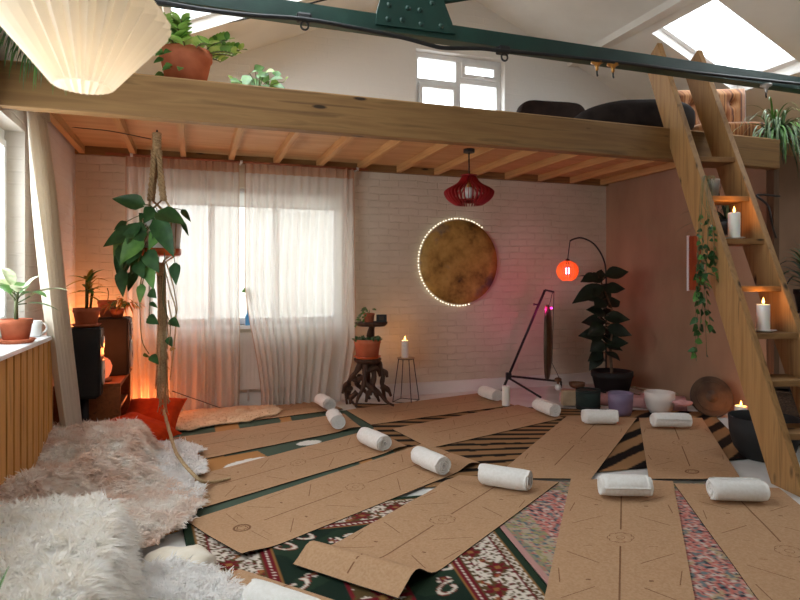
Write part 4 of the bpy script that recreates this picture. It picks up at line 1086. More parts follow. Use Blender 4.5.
# leaves: pixel of the stalk end, pixel of the tip, depth offset, width
LV = [(143, 205, 115, 196, -.15, .13, 0), (133, 231, 106, 242, -.18, .16, 0), (141, 238, 122, 258, -.22, .17, 1), (158, 213, 183, 220, -.2, .17, 0), (156, 220, 172, 249, -.24, .15, 0), (152, 208, 145, 220, -.15, .10, 0),
      (126, 222, 115, 228, -.1, .06, 0), (146, 232, 130, 232, -.2, .15, 0), (149, 238, 154, 234, -.2, .09, 0), (120, 246, 122, 266, -.15, .08, 0), (131, 250, 121, 262, -.2, .11, 1), (140, 250, 128, 262, -.22, .1, 0), (147, 252, 158, 268, -.2, .13, 0),
      (122, 271, 123, 292, -.15, .11, 0), (138, 262, 143, 275, -.2, .11, 0), (148, 268, 153, 285, -.2, .1, 1), (175, 264, 176, 281, -.1, .09, 0), (142, 285, 140, 300, -.2, .07, 1), (150, 291, 156, 296, -.18, .08, 0), (182, 210, 190, 219, .0, .05, 0), (182, 222, 188, 233, .0, .04, 0),
      (150, 303, 157, 306, -.15, .04, 0), (148, 318, 158, 322, -.15, .085, 0), (170, 320, 179, 325, -.1, .075, 0), (168, 338, 172, 345, -.1, .06, 0), (147, 357, 145, 352, -.15, .05, 1), (151, 356, 158, 362, -.15, .07, 0), (170, 350, 175, 347, -.1, .03, 0), (160, 232, 150, 246, -.22, .12, 1), (137, 224, 128, 240, -.2, .13, 0), (150, 225, 140, 212, -.1, .12, 0)]
for i in range(12):
    x = rnd.uniform(122, 152); y = rnd.uniform(225, 285); LV.append((x, y, x+rnd.uniform(-12, 4), y+rnd.uniform(8, 20), rnd.uniform(-.05, .05), rnd.uniform(.08, .13), rnd.choice((0, 0, 1))))
for (x, y, x2, y2, dd, w, k) in LV:
    a = mp(x, y, dd); b = mp(x2, y2, dd-.05); d = b-a; L = max(d.length*1.12, w*1.05)
    nrm = V((-.25+rnd.gauss(0, .25), -1+rnd.gauss(0, .15), .55+rnd.gauss(0, .25)))
    lm.leaf(a, d, nrm, L, w, 'heart', .12, .12, k)
    if y < 290: vm.tube(bez([crown+V((rnd.gauss(0, .04), rnd.gauss(-.05, .03), -.02)), (crown+a)/2+V((0, 0, .05)), a], 4), .0035, 5)
for pts in (((150, 262), (141, 280), (140, 310), (142, 340), (149, 354)), ((158, 265), (150, 285), (150, 300), (149, 318)), ((165, 262), (163, 300), (170, 325), (169, 345)), ((146, 225), (132, 250), (125, 268), (122, 272))):
    vm.tube(bez([crown-V((0, .05, .03))]+[mp(x, y, -.14) for x, y in pts], 5), .004, 5)
lm.build('leaves', ['leafd', 'leafm'], t); vm.build('vines', 'stem', t)
# electric cable across the joists
tag(MB().tube(bez([V((-.97, 4.25, 2.39)), dep(60, 124, 4.75)*1.0, dep(110, 131, 4.7), dep(155, 138, 4.66)+V((-.03, .05, 0))], 6), .004, 5).build('lighting_cable', 'black'), 'thin black cable strung below the joists towards the macrame hook', 'cable')

# ================================================================== BACK WALL OBJECTS
# root stand
RD = 5.78
def rp(x, y, dd=0): return dep(x, y, RD+dd)
c0 = rp(368, 358); t = T('root_stand', 'dark gnarled root wood plant stand with two round shelves beside the sheer curtain', 'plant stand', (c0.x, c0.y, 0))
mb = MB().lathe([(0, -.055), (.1, -.05), (.128, -.03), (.134, -.008), (.128, 0), (0, 0)], c0, 22, wob=.03); mb.build('lower_shelf', 'dkwood', t)
u0 = rp(372, 322); MB().lathe([(0, -.04), (.13, -.038), (.155, -.02), (.158, 0), (0, .0)], u0, 22, wob=.05).build('upper_shelf', 'dkwood', t)
MB().tube(bez([V((c0.x+.03, c0.y+.07, c0.z-.02)), V((c0.x+.05, c0.y+.10, c0.z+.17)), V((u0.x+.01, u0.y+.03, u0.z-.03))], 5), [.035+.006*math.sin(i*1.3) for i in range(11)], 9).build('upright', 'dkwood', t)
def gz(x, y, dd): return rp(x, y, dd)
roots = [((362, 362, 0), (356, 372, -.02), (350, 380, 0), (346, 392, .05), (347, 404, 0)), ((366, 362, -.05), (365, 375, -.1), (363, 388, -.12), (358, 398, -.15), (356, 406.5, -.18)),
         ((371, 362, 0), (374, 375, -.05), (373, 386, -.08), (380, 394, -.08), (387, 402, -.1), (394, 405.5, -.1)), ((378, 362, .05), (381, 370, .02), (383, 376, 0), (382, 384, 0), (384, 394, .02), (386, 400, .05)),
         ((360, 376, 0), (357, 384, .05), (364, 390, .08), (370, 399, .05)), ((366, 384, -.1), (373, 389, -.1), (377, 396, -.1), (379, 401, -.05)), ((350, 388, .02), (348, 396, .08), (353, 403, .02)), ((368, 364, .05), (368, 380, .08), (371, 395, .12)), ((352, 378, 0), (358, 380, 0), (364, 377, -.04), (369, 382, -.06)), ((349, 383, 0), (345, 386, .02), (342.5, 393, .05)), ((382, 386, 0), (388, 390, .02), (391, 396, .04)), ((357, 392, -.1), (351, 398, -.12), (350, 404, -.14)), ((374, 388, -.08), (368, 394, -.12), (366, 402, -.16)), ((381, 370, .02), (386, 373, .0), (387, 377, -.02)), ((366, 372, -.1), (376, 368, -.05), (380, 376, 0))]
rb = []
for R_ in roots:
    n = len(R_); P = bez([rp(*q) for q in R_], 6); m_ = len(P)
    for p in P: p.z = max(p.z, .012)
    MB().tube(P, [max(.011, (.033-.023*i/m_)*(1+.13*math.sin(i*.9+n))) for i in range(m_)], 8).build('root', 'dkwood', t)
t, tp = potted('potted_succulent', 'wide terracotta pot of small succulents on the lower shelf of the root stand', V((c0.x-.01, c0.y-.01, c0.z)), .13, .175, 'terra', .135, .8, saucerm='orangep')
mb = MB()
for i in range(70):
    a = rnd.uniform(0, 2*pi); rr = .125*rnd.random()**.5; b = tp+V((rr*math.cos(a), rr*math.sin(a), 0)); mb.leaf(b, (math.cos(a)*.5, math.sin(a)*.5, rnd.uniform(.3, 1)), (rnd.gauss(0, 1), -1, .3), rnd.uniform(.03, .09), .025, 'oval', .2, .1, rnd.choice((0, 1)), n=4)
mb.build('foliage', ['leafg', 'leafd'], t)
q = rp(369, 322); q.z = u0.z
t, tp = potted('potted_plant', 'small terracotta pot of trailing grey green leaves atop the root stand', q, .055, .085, 'terra')
mb = MB()
for i in range(36):
    f = rnd.random(); a = rnd.uniform(2.2, 4.2) if f > .35 else rnd.uniform(0, 6.3); rr = .12*f if f > .35 else .04; b = tp+V((rr*math.cos(a), rr*math.sin(a), .05-1.4*f*f*.12+.02*rnd.random()))
    mb.leaf(b, (math.cos(a), math.sin(a), rnd.uniform(-.6, .6)), (0, -1, .6), .035, .02, 'oval', .2, .1, rnd.choice((0, 1)), n=4)
for a, l in ((2.8, .14), (3.4, .16), (3.9, .11), (1.2, .05)): mb.tube(bez([tp, tp+V((.05*math.cos(a), .05*math.sin(a), .04)), tp+V((l*math.cos(a), l*math.sin(a), -.12*l/.14))], 5), .002, 4, 1)
mb.build('foliage', ['leafg', 'leafm'], t)
q = rp(381.5, 322, .0); q.z = u0.z; t = T('tiny_picture', 'tiny black framed picture on the top shelf of the root stand', 'frame', q)
MB().box(q+V((0, 0, .036)), (.1, .018, .072), Rz(-.33)).build('frame', 'black', t, bevel=.003); MB().box(q+Rz(-.33) @ V((0, -.0098, .036)), (.045, .002, .038), Rz(-.33)).build('picture', 'gong', t)
# wire candle stool
c = fl(406, 398.0); c.y = min(c.y, YB-.2); sd = 6.15; zt = dep(406, 357.5, sd).z; c = V((dep(406, 358, sd).x, dep(406, 358, sd).y, 0))
t = T('wire_stool', 'slim black wire stool with a wooden top carrying a candle by the brick wall', 'stool', c)
MB().lathe([(.088, zt-.009), (.092, zt-.006), (.092, zt-.002), (.089, zt)], c, 22).build('seat', 'boxw', t)
ft = [V((.145*math.cos(a), .145*math.sin(a), .008)) for a in (pi*.25-.75, pi*.75-.75, pi*1.25-.75, pi*1.75-.75)]
for f in ft: MB().tube([c+V((f.x*.55, f.y*.55, zt-.008)), c+f], .0045, 6).build('leg', 'black', t)
MB().tube([c+f+V((0, 0, .004)) for f in ft]+[c+ft[0]+V((0, 0, .004))], .004, 6).build('foot_rail', 'black', t)
MB().tube([c+V((.08*math.cos(a), .08*math.sin(a), zt-.013)) for a in [2*pi*k/20 for k in range(21)]], .004, 6).build('rim_ring', 'black', t)
candle('lit white pillar candle on the wire stool by the brick wall', c+V((-.012, 0, zt)), .036, .175, watts=3.5)
# unlit white pillar on the floor
candle('unlit white pillar candle standing on the floor beside the towel at the brick wall', fl(506, 407.5)+V((0, 0, ZM+.008)), .040, .19)
# moon disc
mc = aY(459, 262, YB-.06); r_ = (aY(498, 262, YB-.06).x-aY(421, 262, YB-.06).x)/2
mc.x = (aY(498, 262, YB-.06).x+aY(421, 262, YB-.06).x)/2; mc.y = YB-.0
t = T('moon_disc', 'large round gilded moon disc on the brick wall', 'wall art', mc-V((0, 0, r_)))
MB().lathe([(r_*.97, .01), (r_, .03), (r_, .045), (r_*.8, .056), (r_*.4, .064), (0, .066)], mc, 72, axis=(0, -1, 0)).build('disc', 'moon', t)
t = T('fairy_lights', 'string of tiny white lights edging the gilded moon disc', 'fairy lights', mc-V((0, 0, r_)))
rl = r_*1.035
MB().tube([mc+V((rl*math.cos(a), -.02, rl*math.sin(a))) for a in [2*pi*k/64 for k in range(65)]], .003, 5).build('wire', 'ceram', t)
for k in range(56):
    a = .95+k*(4.95-.95)/55+.0; a = a if k % 2 == 0 else a+.01
    MB().ball(mc+V((rl*1.005*math.cos(a), -.027, rl*1.005*math.sin(a))), .0072, 8, n=5).build('bulb', 'led', t)
# red pendant
rc = dep(469, 205, 5.3); t = T('red_pendant_lamp', 'red slatted wooden pendant lamp hanging under the mezzanine', 'lamp', V((rc.x, rc.y, rc.z)))
zt = 2.405
MB().tube([V((rc.x, rc.y, zt)), V((rc.x, rc.y, rc.z+.24))], .006, 6).build('cord', 'black', t); MB().lathe([(.05, -.03), (.05, 0)], V((rc.x, rc.y, zt)), 14).build('ceiling_rose', 'black', t)
prof = bez([(.045, 0, .27), (.07, 0, .24), (.11, 0, .19), (.205, 0, .135), (.222, 0, .10), (.19, 0, .045), (.125, 0, .0)], 4)
for k in range(34):
    a = 2*pi*k/34; R = Rz(a); mb = MB(); n = len(prof); vs = []
    for i, q in enumerate(prof):
        w_ = .035 if 2 < i < n-2 else .022
        for off, yy in ((0, -.003), (-w_, -.003), (-w_, .003), (0, .003)): vs.append(rc+R @ V((max(.01, q.x+off), yy, q.z)))
    fs = [(i*4+j, i*4+(j+1) % 4, i*4+4+(j+1) % 4, i*4+4+j) for i in range(n-1) for j in range(4)]+[(0, 1, 2, 3), (4*n-4, 4*n-3, 4*n-2, 4*n-1)]
    mb.add(vs, fs).build('shade_slat', 'redw', t)
MB().lathe([(.075, .0), (.075, .008), (.02, .008)], rc+V((0, 0, .255)), 20).build('top_ring', 'redw', t); MB().lathe([(.14, 0), (.14, .008), (.1, .008), (.1, 0)], rc+V((0, 0, .03)), 24).build('bottom_ring', 'redw', t)
MB().ball(rc+V((0, 0, .11)), .05, 12).build('bulb', 'ceram', t); MB().lathe([(.016, .15), (.02, .16), (.02, .25)], rc, 12).build('lamp_holder', 'brass', t)
# arc lamp
LD = 6.55
lc = dep(567.5, 271, LD); t = T('arc_lamp', 'black arched floor lamp with an orange slatted globe shade glowing pink inside', 'lamp', (dep(606, 391, 6.75).x, dep(606, 391, 6.75).y, 0))
base = V((dep(606, 391, 6.75).x, dep(606, 391, 6.75).y, 0))
pp = bez([base+V((0, 0, .02)), V((base.x, base.y, .8)), dep(606, 275, 6.72), dep(603, 258, 6.7), dep(594, 244, 6.65), dep(582, 238, 6.6), dep(574, 239, 6.56), dep(570, 241, LD)], 6)
MB().tube(pp, .009, 8).build('pole', 'black', t); MB().lathe([(.15, 0), (.15, .018), (.02, .026)], base, 24).build('base', 'black', t)
MB().tube([dep(570, 241, LD), lc+V((0, 0, .11))], .005, 6).build('cord', 'black', t); MB().lathe([(.02, .075), (.024, .08), (.024, .12), (.012, .135)], lc, 12).build('lamp_holder', 'black', t)
GR = .118
for k in range(26):
    a0 = 2*pi*k/26; pts = []
    if k in (6,): pass
    vs = []; n = 12
    for i in range(n+1):
        th = .30+(2.72-.30)*i/n; r = GR*math.sin(th); z = GR*math.cos(th)*.98
        for da, rr in ((-.078, 1), (.078, 1), (.078, .965), (-.078, .965)): vs.append(lc+V((r*rr*math.cos(a0+da), r*rr*math.sin(a0+da), z*rr)))
    fs = [(i*4+j, i*4+(j+1) % 4, i*4+4+(j+1) % 4, i*4+4+j) for i in range(n) for j in range(4)]+[(0, 1, 2, 3), (4*n, 4*n+1, 4*n+2, 4*n+3)]
    MB().add(vs, fs).build('shade_slat', 'orangew', t)
MB().ball(lc+V((0, 0, .0)), .036, 14).build('bulb', 'pinkb', t)
lamp('arc_lamp_light', lc+V((-.0, 0, -.04)), (255, 190, 160), .9, .045, t)
# LED washing the wall behind the gong
q = dep(551, 308, 6.35)
t = T('led_puck', 'tiny magenta light clipped at the top edge of the hanging gong', 'light', q)
MB().lathe([(.012, -.01), (.018, -.006), (.018, .008), (.0, .01)], q, 12, axis=(0, 1, .2)).build('housing', 'black', t); MB().ball(q+V((-.004, -.014, 0)), .012, 8, n=6).build('bulb', 'magb', t)
lamp('led_light', q+V((-.07, .05, .02)), (255, 44, 140), 3.8, .03, t)
# gong and stand
gc = dep(549, 342, 6.5); gr_ = .395
gd = V((math.sin(CA+math.atan2(149, 600)), math.cos(CA+math.atan2(149, 600)), 0)); ga = V((gd.y, -gd.x, 0)); ga = (ga*.999-gd*.05).normalized()
t = T('gong', 'large gong hanging edge on from its black stand by the brick wall', 'gong', gc-V((0, 0, gr_)))
MB().lathe([(gr_, -.03), (gr_+.004, -.015), (gr_, .0), (gr_*.96, .008), (gr_*.75, .012), (gr_*.72, .02), (gr_*.3, .024), (0, .03)], gc, 48, axis=ga).build('face', 'gongb', t)
MB().lathe([(gr_+.002, -.034), (gr_+.008, -.03), (gr_+.008, -.004), (gr_+.002, 0)], gc, 48, axis=ga).build('rim', 'gong', t)
for s in (-1, 1): MB().tube([gc+V((0, 0, gr_-.01))+gd*s*.05, dep(552.5, 292.5, 6.5)+gd*s*.02], .003, 5).build('hanging_cord', 'black', t)
t = T('gong_stand', 'black folding gong stand with slanted pole and splayed feet', 'stand', fl(508, 389))
hub = dep(508.5, 376, 6.62); ap = dep(545, 290, 6.5); br = dep(554, 292, 6.5)
MB().tube([hub, ap], .014, 8).build('pole', 'black', t); MB().tube([ap, br], .011, 8).build('top_arm', 'black', t)
MB().tube([hub, hub+(hub-ap).normalized()*(hub.z-.02)/((ap-hub).normalized().z)], .014, 8).build('leg', 'black', t)
f2 = fl(541, 397.5, .012); MB().tube([hub+V((0, 0, -.02)), f2], .012, 8).build('leg', 'black', t)
f3 = dep(561, 381.5, 6.9); MB().tube([hub, f3], .012, 8).build('leg', 'black', t)
MB().tube([f3, V((f3.x, f3.y, .012))], .012, 8).build('leg', 'black', t)
f4 = br+V((0.0, .0, 0)); MB().tube([br, V((f3.x-.12, f3.y, .3)), f3], .004, 5).build('guy_wire', 'black', t)
MB().box(hub, (.06, .06, .075), Rz(-.33)).build('hub', 'black', t, bevel=.01)
kp = hub.lerp(ap, .83); MB().tube([kp, kp-V((.045, -.01, -.005))], .009, 8).ball(kp-V((.05, -.012, -.005)), .013, 8, n=5).build('knob', 'black', t)
# fiddle leaf fig
pb = dep(612, 388, 6.35); fx, fy = pb.x, pb.y; fx = min(fx, XP-.26)
t, tp = potted('fiddle_leaf_fig', 'dark fiddle leaf fig in a wide black pot in the corner under the mezzanine', V((fx, fy, .02)), .215, .27, 'blackm', 0, .72)
MB().lathe([(.17, 0), (.2, .008), (.2, .02), (.16, .02)], V((fx, fy, 0)), 24).build('saucer', 'black', t)
st = MB(); trunk = bez([tp-V((0, 0, .02)), tp+V((-.02, 0, .3)), tp+V((.02, 0, .6)), dep(601, 282, 6.4)], 6); st.tube(trunk, [.017-.009*i/len(trunk) for i in range(len(trunk))], 8)
mb = MB()
for (x, y, x2, y2, w, dd) in ((598, 276, 583, 279, .1, -.1), (602, 280, 600, 272, .1, 0), (605, 276, 625, 270, .13, -.05), (604, 286, 577, 297, .14, -.12), (604, 290, 622, 287, .13, -.1), (602, 294, 588, 288, .12, .1), (603, 300, 596, 305, .13, -.15), (606, 315, 589, 308, .12, -.12),
     (604, 318, 626, 317, .13, -.1), (606, 322, 585, 320, .13, .05), (604, 326, 590, 332, .14, -.15), (606, 328, 628, 332, .13, -.1), (604, 336, 582, 333, .13, -.1), (604, 342, 592, 348, .13, -.15), (606, 344, 625, 341, .12, -.1), (605, 352, 618, 358, .12, -.15), (603, 352, 590, 358, .1, -.1), (606, 305, 618, 300, .12, .1)):
    a = dep(x, y, 6.38+dd*.4); b = dep(x2, y2, 6.38+dd); d = b-a
    if b.x > XP-.03: d.x -= b.x-XP+.04
    mb.leaf(a, d, (rnd.gauss(0, .3), -.8, .6), d.length*1.2, w*1.35, 'fiddle', .12, .12)
    d2 = V((-d.x*.5+rnd.gauss(0, .06), d.y*.6+rnd.gauss(0, .06), d.z+rnd.gauss(0, .05))); d2 = d2.normalized()*.2; mb.leaf(a+V((0, .04, -.02)), d2, (rnd.gauss(0, .3), -.8, .6), .22, w*1.2, 'fiddle', .12, .12); st.tube([trunk[min(len(trunk)-1, max(0, int(len(trunk)*(1-(y-282)/90))))], a], .004, 5)
st.build('trunk', 'bark', t); mb.build('leaves', 'leaff', t)
# ================================================================== ALTAR
c1 = fl(552, 405); c2 = fl(690, 419); u = (c2-c1); u.z = 0; ln = u.length; u.normalize(); n_ = V((-u.y, u.x, 0))
def al(x, y, z=0): return fl(x, y, z)
t = T('low_altar', 'low platform covered with a pink cloth along the corner', 'low table', c1+u*ln/2)
A0 = fl(560, 402.5); A1 = fl(686, 412); ua = (A1-A0); la = ua.length; ua.normalize(); na = V((-ua.y, ua.x, 0)); ang = math.atan2(ua.y, ua.x); AH = .09
cen = A0+ua*la/2+na*.17
MB().box(cen+V((0, 0, AH/2-.004)), (la-.02, .30, AH-.008), Rz(ang)).build('platform', 'boxw', t)
def cl(u_, v_):
    x = (u_-.5)*(la+.02); y = (v_-.5)*.40; z = AH; e = max(abs(y)-.158, 0)
    if e > 0: y = math.copysign(.158+e*.15, y); z = AH-e*2.0
    return cen+Rz(ang) @ V((x, y, z+.004*noise.noise(V((x*14, y*14, 3)))))
MB().grid(cl, 60, 24).build('cloth', 'pinkc', t, solid=.003)
def bowl(name, label, p, r, h, m, wall=.008, flat=.6, cat='bowl'):
    prof = [(r*flat*.6, 0), (r*flat, .004), (r*(flat+(1-flat)*.6), h*.25), (r*.97, h*.6), (r, h), (r-wall, h), (r*.97-wall, h*.6), (r*(flat+(1-flat)*.6)-wall, h*.27), (r*flat*.8, wall), (0, wall)]
    o = MB().lathe(prof, p, 36).build(name, m); return tag(o, label, cat)
bowl('crystal_bowl', 'frosted violet singing bowl on the floor between the dark green bowl and the pale one', fl(620.5, 416, 0)+V((0, 0, .011)), .112, .205, 'purple', flat=.8)
bowl('crystal_bowl', 'pale frosted quartz singing bowl, the largest bowl, in front of the pink cloth', fl(659.5, 414.5, 0)+V((0, 0, .011)), .135, .2, 'quartz', flat=.6)
p = fl(588, 410); t = T('felt_bowl', 'dark green straight sided bowl beside the violet singing bowl', 'bowl', p+V((0, 0, .011)))
MB().lathe([(.1, 0), (.112, .005), (.115, .19), (.105, .19), (.1, .02), (0, .018)], p+V((0, 0, .011)), 32).build('body', 'dgreen', t)
for h_ in (.03, .175): MB().lathe([(.1135, -.006), (.118, 0), (.1145, .006)], p+V((0, 0, .011+h_)), 32).build('band', 'black', t)
p = fl(568.5, 406); tag(MB().box(p+V((0, 0, .084)), (.135, .1, .145), Rz(-.4)).build('wooden_box', 'boxw', bevel=.006), 'small pale wooden box left of the dark green bowl', 'box')
top = lambda x, y, dz=0: fl(x, y, AH+.004)+V((0, 0, dz))
bowl('wooden_bowl', 'shallow dark wooden bowl behind the dark green bowl on the altar', top(577, 388.5), .085, .065, 'woodb', flat=.5)
p = top(558, 390.5); t = T('incense_holder', 'small wooden mallet head with a white ball at the gong side of the altar', 'mallet', p)
MB().ball(p+V((0, 0, .034)), .034, 12).build('ball', 'ceram', t); MB().tube([p+V((0, 0, .062)), p+V((.0, 0, .1))], .012, 8).ball(p+V((.0, 0, .115)), .028, 12, sq=(1.5, 1, .8)).build('handle', 'woodb', t)
t.name = 'gong_mallet'
for k, (a, b, lb, m_) in enumerate((((600, 389), (640, 396), 'slim dark wooden mallet lying along the altar behind the violet bowl', 'woodb'), ((584, 390), (606, 394), 'short black mallet lying beside the shallow wooden bowl', 'black'), ((634, 388.5), (678, 395.5), 'long pale stick lying at the back of the altar', 'boxw'))):
    a = top(*a, .014); b = top(*b, .014); t = T('mallet', lb, 'mallet', a); MB().tube([a, b], .008, 8).build('handle', m_, t); MB().tube([a-(b-a).normalized()*.05, a+(b-a).normalized()*.02], [.012, .014], 10).build('head', m_, t)
p = top(683, 407); t = T('folded_cloth', 'small folded pink cloth bundle beside the leaning bronze gong', 'cloth', p)
MB().ball(p+V((0, 0, .034)), .08, 18, sq=(1.2, .7, .3), wob=.5).ball(p+V((-.05, .0, .045)), .05, 14, sq=(1.1, .8, .5), wob=.5).build('bundle', 'pinkc', t)
# leaning gong on the pink wall
gp2 = fl(713, 418.5); gr2 = .185; la_ = V((-.42, -.86, .30)).normalized()
gp2 = V((gp2.x, gp2.y, 0)); gcen = gp2+V((0, 0, .011))+V((0, 0, 1))*gr2*.955+V((.04, .05, 0))
t = T('bronze_gong', 'dark bronze bossed gong leaning by the pink wall beside the ladder', 'gong', gp2)
MB().lathe([(gr2*.96, -.045), (gr2, -.004), (gr2*.99, .0), (gr2*.97, .003), (gr2*.75, .004), (gr2*.74, .008), (gr2*.70, .008), (gr2*.69, .004), (gr2*.3, .005), (gr2*.24, .012), (gr2*.12, .022), (0, .024)], gcen, 48, axis=la_, smooth=False).build('disc', 'gong', t)
MB().tube(bez([gcen-la_*.03, gcen+V((.12, .13, -.05)), gcen+V((.16, .18, -gr2*.9))], 4), .006, 6).build('prop', 'black', t)
p = fl(693.5, 405.5); p = V((p.x+.02, p.y, .0)); t = T('small_crate', 'tiny dark slatted crate between the pink cloth bundle and the bronze gong', 'crate', p)
p2 = p+V((0, 0, .055))
for k in range(5): MB().box(p2+V((0, 0, -.04+k*.024)), (.07, .06, .014), Rz(-.6)).build('slat', 'dkwood', t)
MB().box(p2, (.05, .045, .106), Rz(-.6)).build('body', 'woodb', t)

# ================================================================== LADDER
def proj(p):
    d = p.x*FW[0]+p.y*FW[1]; r = p.x*RT[0]+p.y*RT[1]; return (400+FPX*r/d, HY-FPX*(p.z-H)/d)
P0 = fl(790, 491); P1 = aY(684, 152, YM-.165)
s_ = (P1-P0).normalized(); l_ = V((s_.x, s_.y, 0)).normalized(); u_ = V((l_.y, -l_.x, 0)); n_ = u_.cross(s_).normalized()   # n_ points down and towards the back
if n_.z > 0: n_ = -n_
LT = .045; LWD = .235; GAP = .335
def stringer(off, ytop):
    c = P0+u_*off; t1 = 0
    for i in range(900):
        if proj(c+s_*(i*.005))[1] < ytop: t1 = i*.005; break
    mb = MB(); hw = LWD/2
    # foot cut level with the floor
    def pt(t, w): return c+s_*t+n_*w
    def t_at(z, w): return (z-(c+n_*w).z)/s_.z
    A = [pt(t_at(.0, -hw), -hw), pt(t1, -hw), pt(t1, hw), pt(t_at(.0, hw), hw)]
    mb.prism([a-u_*LT/2 for a in A], u_*LT); return mb
t = T('ladder', 'pine ladder with wide stringers leaning on the mezzanine beam', 'ladder', P0+u_*GAP/2)
stringer(0, 54).build('stringer', 'pineZ', t, bevel=.004); stringer(GAP, 61).build('stringer', 'pineZ', t, bevel=.004)
RU = []
for y in (157, 196, 239, 286, 333.5, 381, 434, 492):
    for i in range(900):
        tt = i*.004; p = P0+u_*GAP/2+s_*tt-n_*LWD/2
        if proj(p)[1] < y: break
    c = P0+u_*GAP/2+s_*tt; fr = p
    w = LWD/2*1.0/abs(s_.z)*2-.012; ctr = V((fr.x, fr.y, fr.z))+l_*(w/2+.004)
    R = Matrix((u_, l_, V((0, 0, 1)))).transposed()
    MB().box(ctr-V((0, 0, .019)), (GAP-LT-.001, w, .038), R).build('tread', 'pine', t, bevel=.003); RU.append(ctr)
# candles on treads
def plate(p, r, label):
    o = MB().lathe([(r*.5, 0), (r*.6, .003), (r, .012), (r*.98, .014), (r*.6, .007), (0, .006)], p, 24).build('plate', 'ceram'); return tag(o, label, 'plate')
q = RU[2]-u_*.01-l_*.02; plate(q+V((0, 0, .001)), .072, 'small pale plate under the upper candle on the ladder'); candle('lit white pillar candle on the upper ladder tread under the vine pot', q+V((-.0, 0, .0085)), .040, .185, watts=2.2)
q = RU[4]-u_*.02-l_*.02; plate(q+V((0, 0, .001)), .078, 'small pale plate under the lower candle on the ladder'); candle('lit white pillar candle on the lower ladder tread near the right edge', q+V((0, 0, .0085)), .040, .175, watts=2.2)
# trailing vine in a grey pot on the ladder
q = RU[1]-u_*(GAP/2-.10)+l_*.0
t = T('trailing_vine', 'string of hearts vine in a grey metal pot trailing down the front of the ladder', 'plant', q)
MB().lathe([(.046, 0), (.058, .13), (.06, .135), (.054, .13), (.045, .09), (0, .09)], q, 22).build('pot', 'silver', t); MB().lathe([(.048, .1), (.02, .108), (0, .11)], q, 16).build('soil', 'soil', t)
vm = MB(); lm = MB(); qd = q.x*FW[0]+q.y*FW[1]
for i in range(900):
    p = P0-u_*LT/2-n_*LWD/2+s_*(i*.004)
    if proj(p)[1] < 205: dS = p.x*FW[0]+p.y*FW[1]-.05; break
for k in range(12):
    x0 = 705+rnd.uniform(-5, 9); xe = 707+rnd.uniform(-12, 10); ye = rnd.choice((235, 262, 290, 305, 330, 345, 354, 300, 320, 280, 350, 270, 296)) if k else 356
    f0 = dS-.03*rnd.random()
    fe = dS-.06*rnd.random(); P = bez([q+V((rnd.gauss(0, .02), rnd.gauss(0, .02), .11)), dep(x0+3, 176, min(qd-.07, dS+.05)), dep(x0, 200, f0), dep((x0+xe)/2+rnd.gauss(0, 2), (200+ye)/2, (f0+fe)/2-.02), dep(xe, ye, fe)], 8)
    vm.tube(P, .0015, 4)
    for i, p in enumerate(P):
        yy = proj(p)[1]
        if yy > 214 and rnd.random() < (.35 if yy < 240 else .8):
            a = rnd.uniform(0, 2*pi); sz = .045 if yy > 250 else .03
            lm.leaf(p, (math.cos(a), math.sin(a)*.4, rnd.uniform(-.9, .1)), (rnd.gauss(0, .4), -1, .5), rnd.uniform(.7, 1.2)*sz*1.2, sz, 'heart', .2, .1, rnd.choice((0, 0, 1)), n=5)
vm.build('vines', 'stem', t); lm.build('leaves', ['leafd', 'leafm'], t)
# amber panel on the pink wall behind
ya = aX(690, 260, XP).y; yb = aX(701, 260, XP).y; zt_ = aX(695, 236, XP).z; zb_ = aX(695, 290, XP).z
t = T('wall_hanging', 'narrow orange panel with a white edge on the pink wall behind the ladder', 'wall hanging', (XP-.01, (ya+yb)/2, zb_))
MB().bx(XP-.014, XP-.002, yb, ya, zb_, zt_).build('panel', 'amber', t, bevel=.002); MB().bx(XP-.018, XP-.002, ya, ya+.025, zb_-.01, zt_+.01).build('edge', 'upvc', t)
# dark plant behind the ladder
pc = dep(727, 228, 5.02); pc.x = min(pc.x, XP-.22); t = T('hanging_plant', 'dark spiky plant in a black pot hanging behind the ladder treads', 'plant', pc)
potmesh(pc+V((0, 0, -.06)), .085, .13, .8, False).build('pot', 'black', t)
for a in (0, 2.1, 4.2): MB().tube([pc+V((.08*math.cos(a), .08*math.sin(a), .065)), V((pc.x, pc.y, 2.5))], .0025, 4).build('cord', 'black', t)
mb = MB()
for i in range(46):
    a = rnd.uniform(0, 2*pi); el = rnd.uniform(.2, 1.3); d = V((math.cos(a)*math.cos(el)*.8, math.sin(a)*math.cos(el)*.8, math.sin(el))); mb.blade(pc+V((0, 0, .03)), d, rnd.uniform(.22, .46), .02, rnd.uniform(.9, 2.0), rnd.choice((0, 0, 1)))
mb.build('leaves', ['leaff', 'leafg'], t)
tag(MB().tube(bez([V((XP+.04, 3.874, 1.98)), dep(757, 195, 4.78), dep(768, 206, 4.75), dep(772, 225, 4.75), V((XP+.0, 3.874, 1.62))], 6), .009, 7).build('wall_cable', 'black'), 'black cable looping off the dark wooden post', 'cable')
